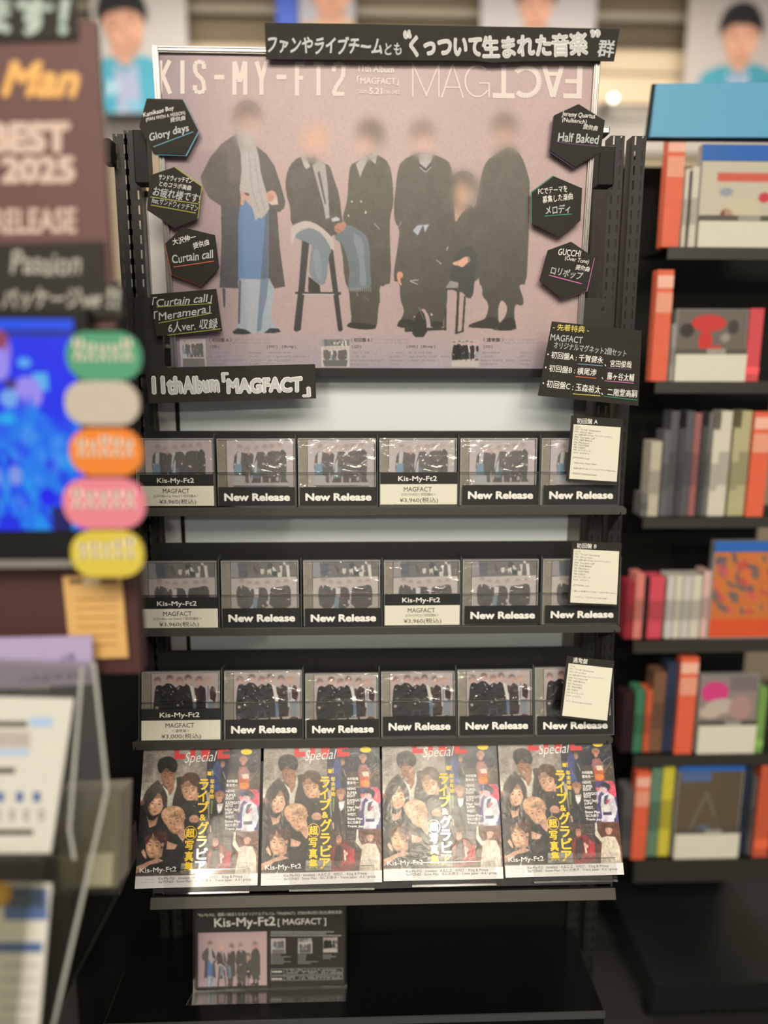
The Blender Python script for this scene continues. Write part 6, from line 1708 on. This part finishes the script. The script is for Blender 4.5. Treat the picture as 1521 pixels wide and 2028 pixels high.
FRM = print_mat('front_cover_ink', rough=.4)
def front(x0, y0, x1, y1, img, label, top=None, strip=None, tag_=None, b_=0):
    pl = Plane((x0 + x1) / 2, y1, YR - .004)
    a0, a1, b0, b1 = pl.rect(x0, y0, x1, y1)
    zb = rz(1400, SHP[b_][1]); dz = zb - pl.O.z
    b1 -= dz; t = thing('disc_case', label, 'disc case', loc=(pl.O.x, YR - .004, zb))
    b = MB(); b.box(a0, a1, 0, .02, 0, b1, mat('far_case_body', (150, 146, 138), rough=.3)); b.build('case_body', t)
    h = b1
    M = Matrix.Rotation(PI / 2, 4, 'X')
    tp = (y1 - top) / (y1 - y0) * h if top else h
    o = link('cover_print', print_mesh('cover_print', img, a0 + .003, a1 - .003, .004, tp - .001, .001, FRM), t); o.matrix_local = M
    if top:
        b = MB(); b.box(a0, a1, -.002, 0, tp, h, mat('blue_case_top', (46, 100, 172), rough=.35)); b.build('blue_top_band', t)
    if tag_:
        ty = (y1 - tag_) / (y1 - y0) * h
        t2 = thing('price_tag', 'cream price tag below the ' + label.split(' on the')[0], 'label card', loc=(pl.O.x, YR - .012, zb))
        b = MB(); b.box(a0 + .002, a1, 0, .003, 0, ty, PAPER); b.build('tag_sheet', t2)
        b = MB(); b.box(a0 + .002, a1, .0002, .0032, ty, ty + .012, mat('tag_dark_strip', (84, 80, 68), rough=.5)); b.box(a0 * .2 + .0, a1 * .2 + .01, -.001, .0001, ty, ty + .012, mat('tag_grey_mark', (150, 146, 130))); b.build('tag_strip', t2)
    return t
C = Canvas(60, 60, ident, (196, 186, 160)); C.rect(.18, .14, .85, .24, (204, 96, 78)); C.ell(.74, .42, .07, .06, (196, 66, 74)); C.ell(.32, .62, .07, .07, (130, 66, 52)); C.ell(.3, .36, .08, .05, (150, 150, 160)); C.rect(.28, .82, .8, .9, (214, 170, 130)); C.rect(.3, .46, .7, .74, (206, 190, 160), .6)
front(1384, 287, 1560, 490, C.a, 'blue topped case with white cover on the top shelf of the right rack', 318, None, 437, 0)
C = Canvas(60, 60, ident, (110, 100, 90)); C.ell(.45, .2, .25, .12, (196, 62, 58)); C.ell(.42, .45, .1, .16, (196, 60, 54)); C.poly([(.25, .6), (.6, .5), (.78, .62), (.3, .7)], (196, 70, 62), 0); C.ell(.15, .3, .1, .1, (60, 56, 52)); C.ell(.8, .25, .08, .1, (70, 66, 62)); C.ell(.7, .4, .07, .06, (150, 142, 130))
front(1336, 612, 1478, 753, C.a, 'disc case with red motif cover on the second shelf of the right rack', None, None, 700, 1)
C = Canvas(60, 60, ident, (198, 112, 60))
for k in range(60): C.ell(random.random(), random.uniform(0, .72), random.uniform(.04, .12), random.uniform(.02, .06), random.choice([(206, 90, 90), (196, 120, 60), (104, 96, 96), (214, 110, 60), (180, 80, 70), (96, 90, 100)]), random.uniform(0, 90), .8)
C.rect(0, .78, 1, 1, (212, 84, 48))
front(1408, 1072, 1560, 1262, C.a, 'blue topped case with orange patterned cover on the fourth shelf', 1092, None, None, 3)
C = Canvas(60, 60, ident, (142, 126, 118)); C.ell(.25, .22, .24, .14, (206, 66, 122)); C.ell(.4, .4, .3, .1, (186, 170, 154)); C.ell(.72, .42, .2, .16, (170, 134, 126)); C.rect(.5, 0, 1, .2, (120, 108, 104)); C.ell(.2, .48, .2, .08, (190, 170, 150))
front(1382, 1338, 1498, 1487, C.a, 'disc case with pink blossom cover on the fifth shelf of the right rack', None, None, 1432, 4)
C = Canvas(60, 60, ident, (98, 84, 66)); C.rect(.05, .02, .5, .12, (84, 104, 146)); line_c(C, [(.2, .75), (.46, .25), (.72, .75)], .02, (130, 120, 104)); C.ell(.45, .68, .11, .04, (96, 112, 140)); C.rect(.6, 0, 1, 1, (92, 78, 62), .5)
front(1338, 1510, 1467, 1692, C.a, 'blue topped case with brown cover on the lowest shelf of the right rack', 1526, None, 1644, 5)

# glare lamps: round downlights in the ceiling over the aisle
def bounce(pl, px, py, H=3.12):
    d = ray(px, py).normalized(); u, v = pl.loc(px, py); P0 = pl.O + pl.ux * u + pl.uy * v
    n = pl.uz; r = d - n * 2 * d.dot(n)
    k = (H - P0.z) / r.z
    return P0 + r * k, P0
for i, (px, py) in enumerate(((392, 1688), (880, 1640))):
    Lp, tg = bounce(MP, px, py)
    spot('downlight_beam', Lp - Vector((0, 0, .02)), tg, 9, math.radians(38), .045)
    t = thing('downlight', 'round ceiling downlight over the aisle, %s' % ('left one' if i == 0 else 'right one'), 'lamp', loc=Lp)
    b = MB(); b.tube((0, 0, 0.0), (0, 0, .17), .09, SILVER, 24); b.build('lamp_can', t)
    b = MB(); b.tube((0, 0, -.11), (0, 0, 0.0), .055, mat('downlight_glow', (255, 240, 215), emit=900.0, raw=True), 24, .085); b.build('lamp_lens', t)
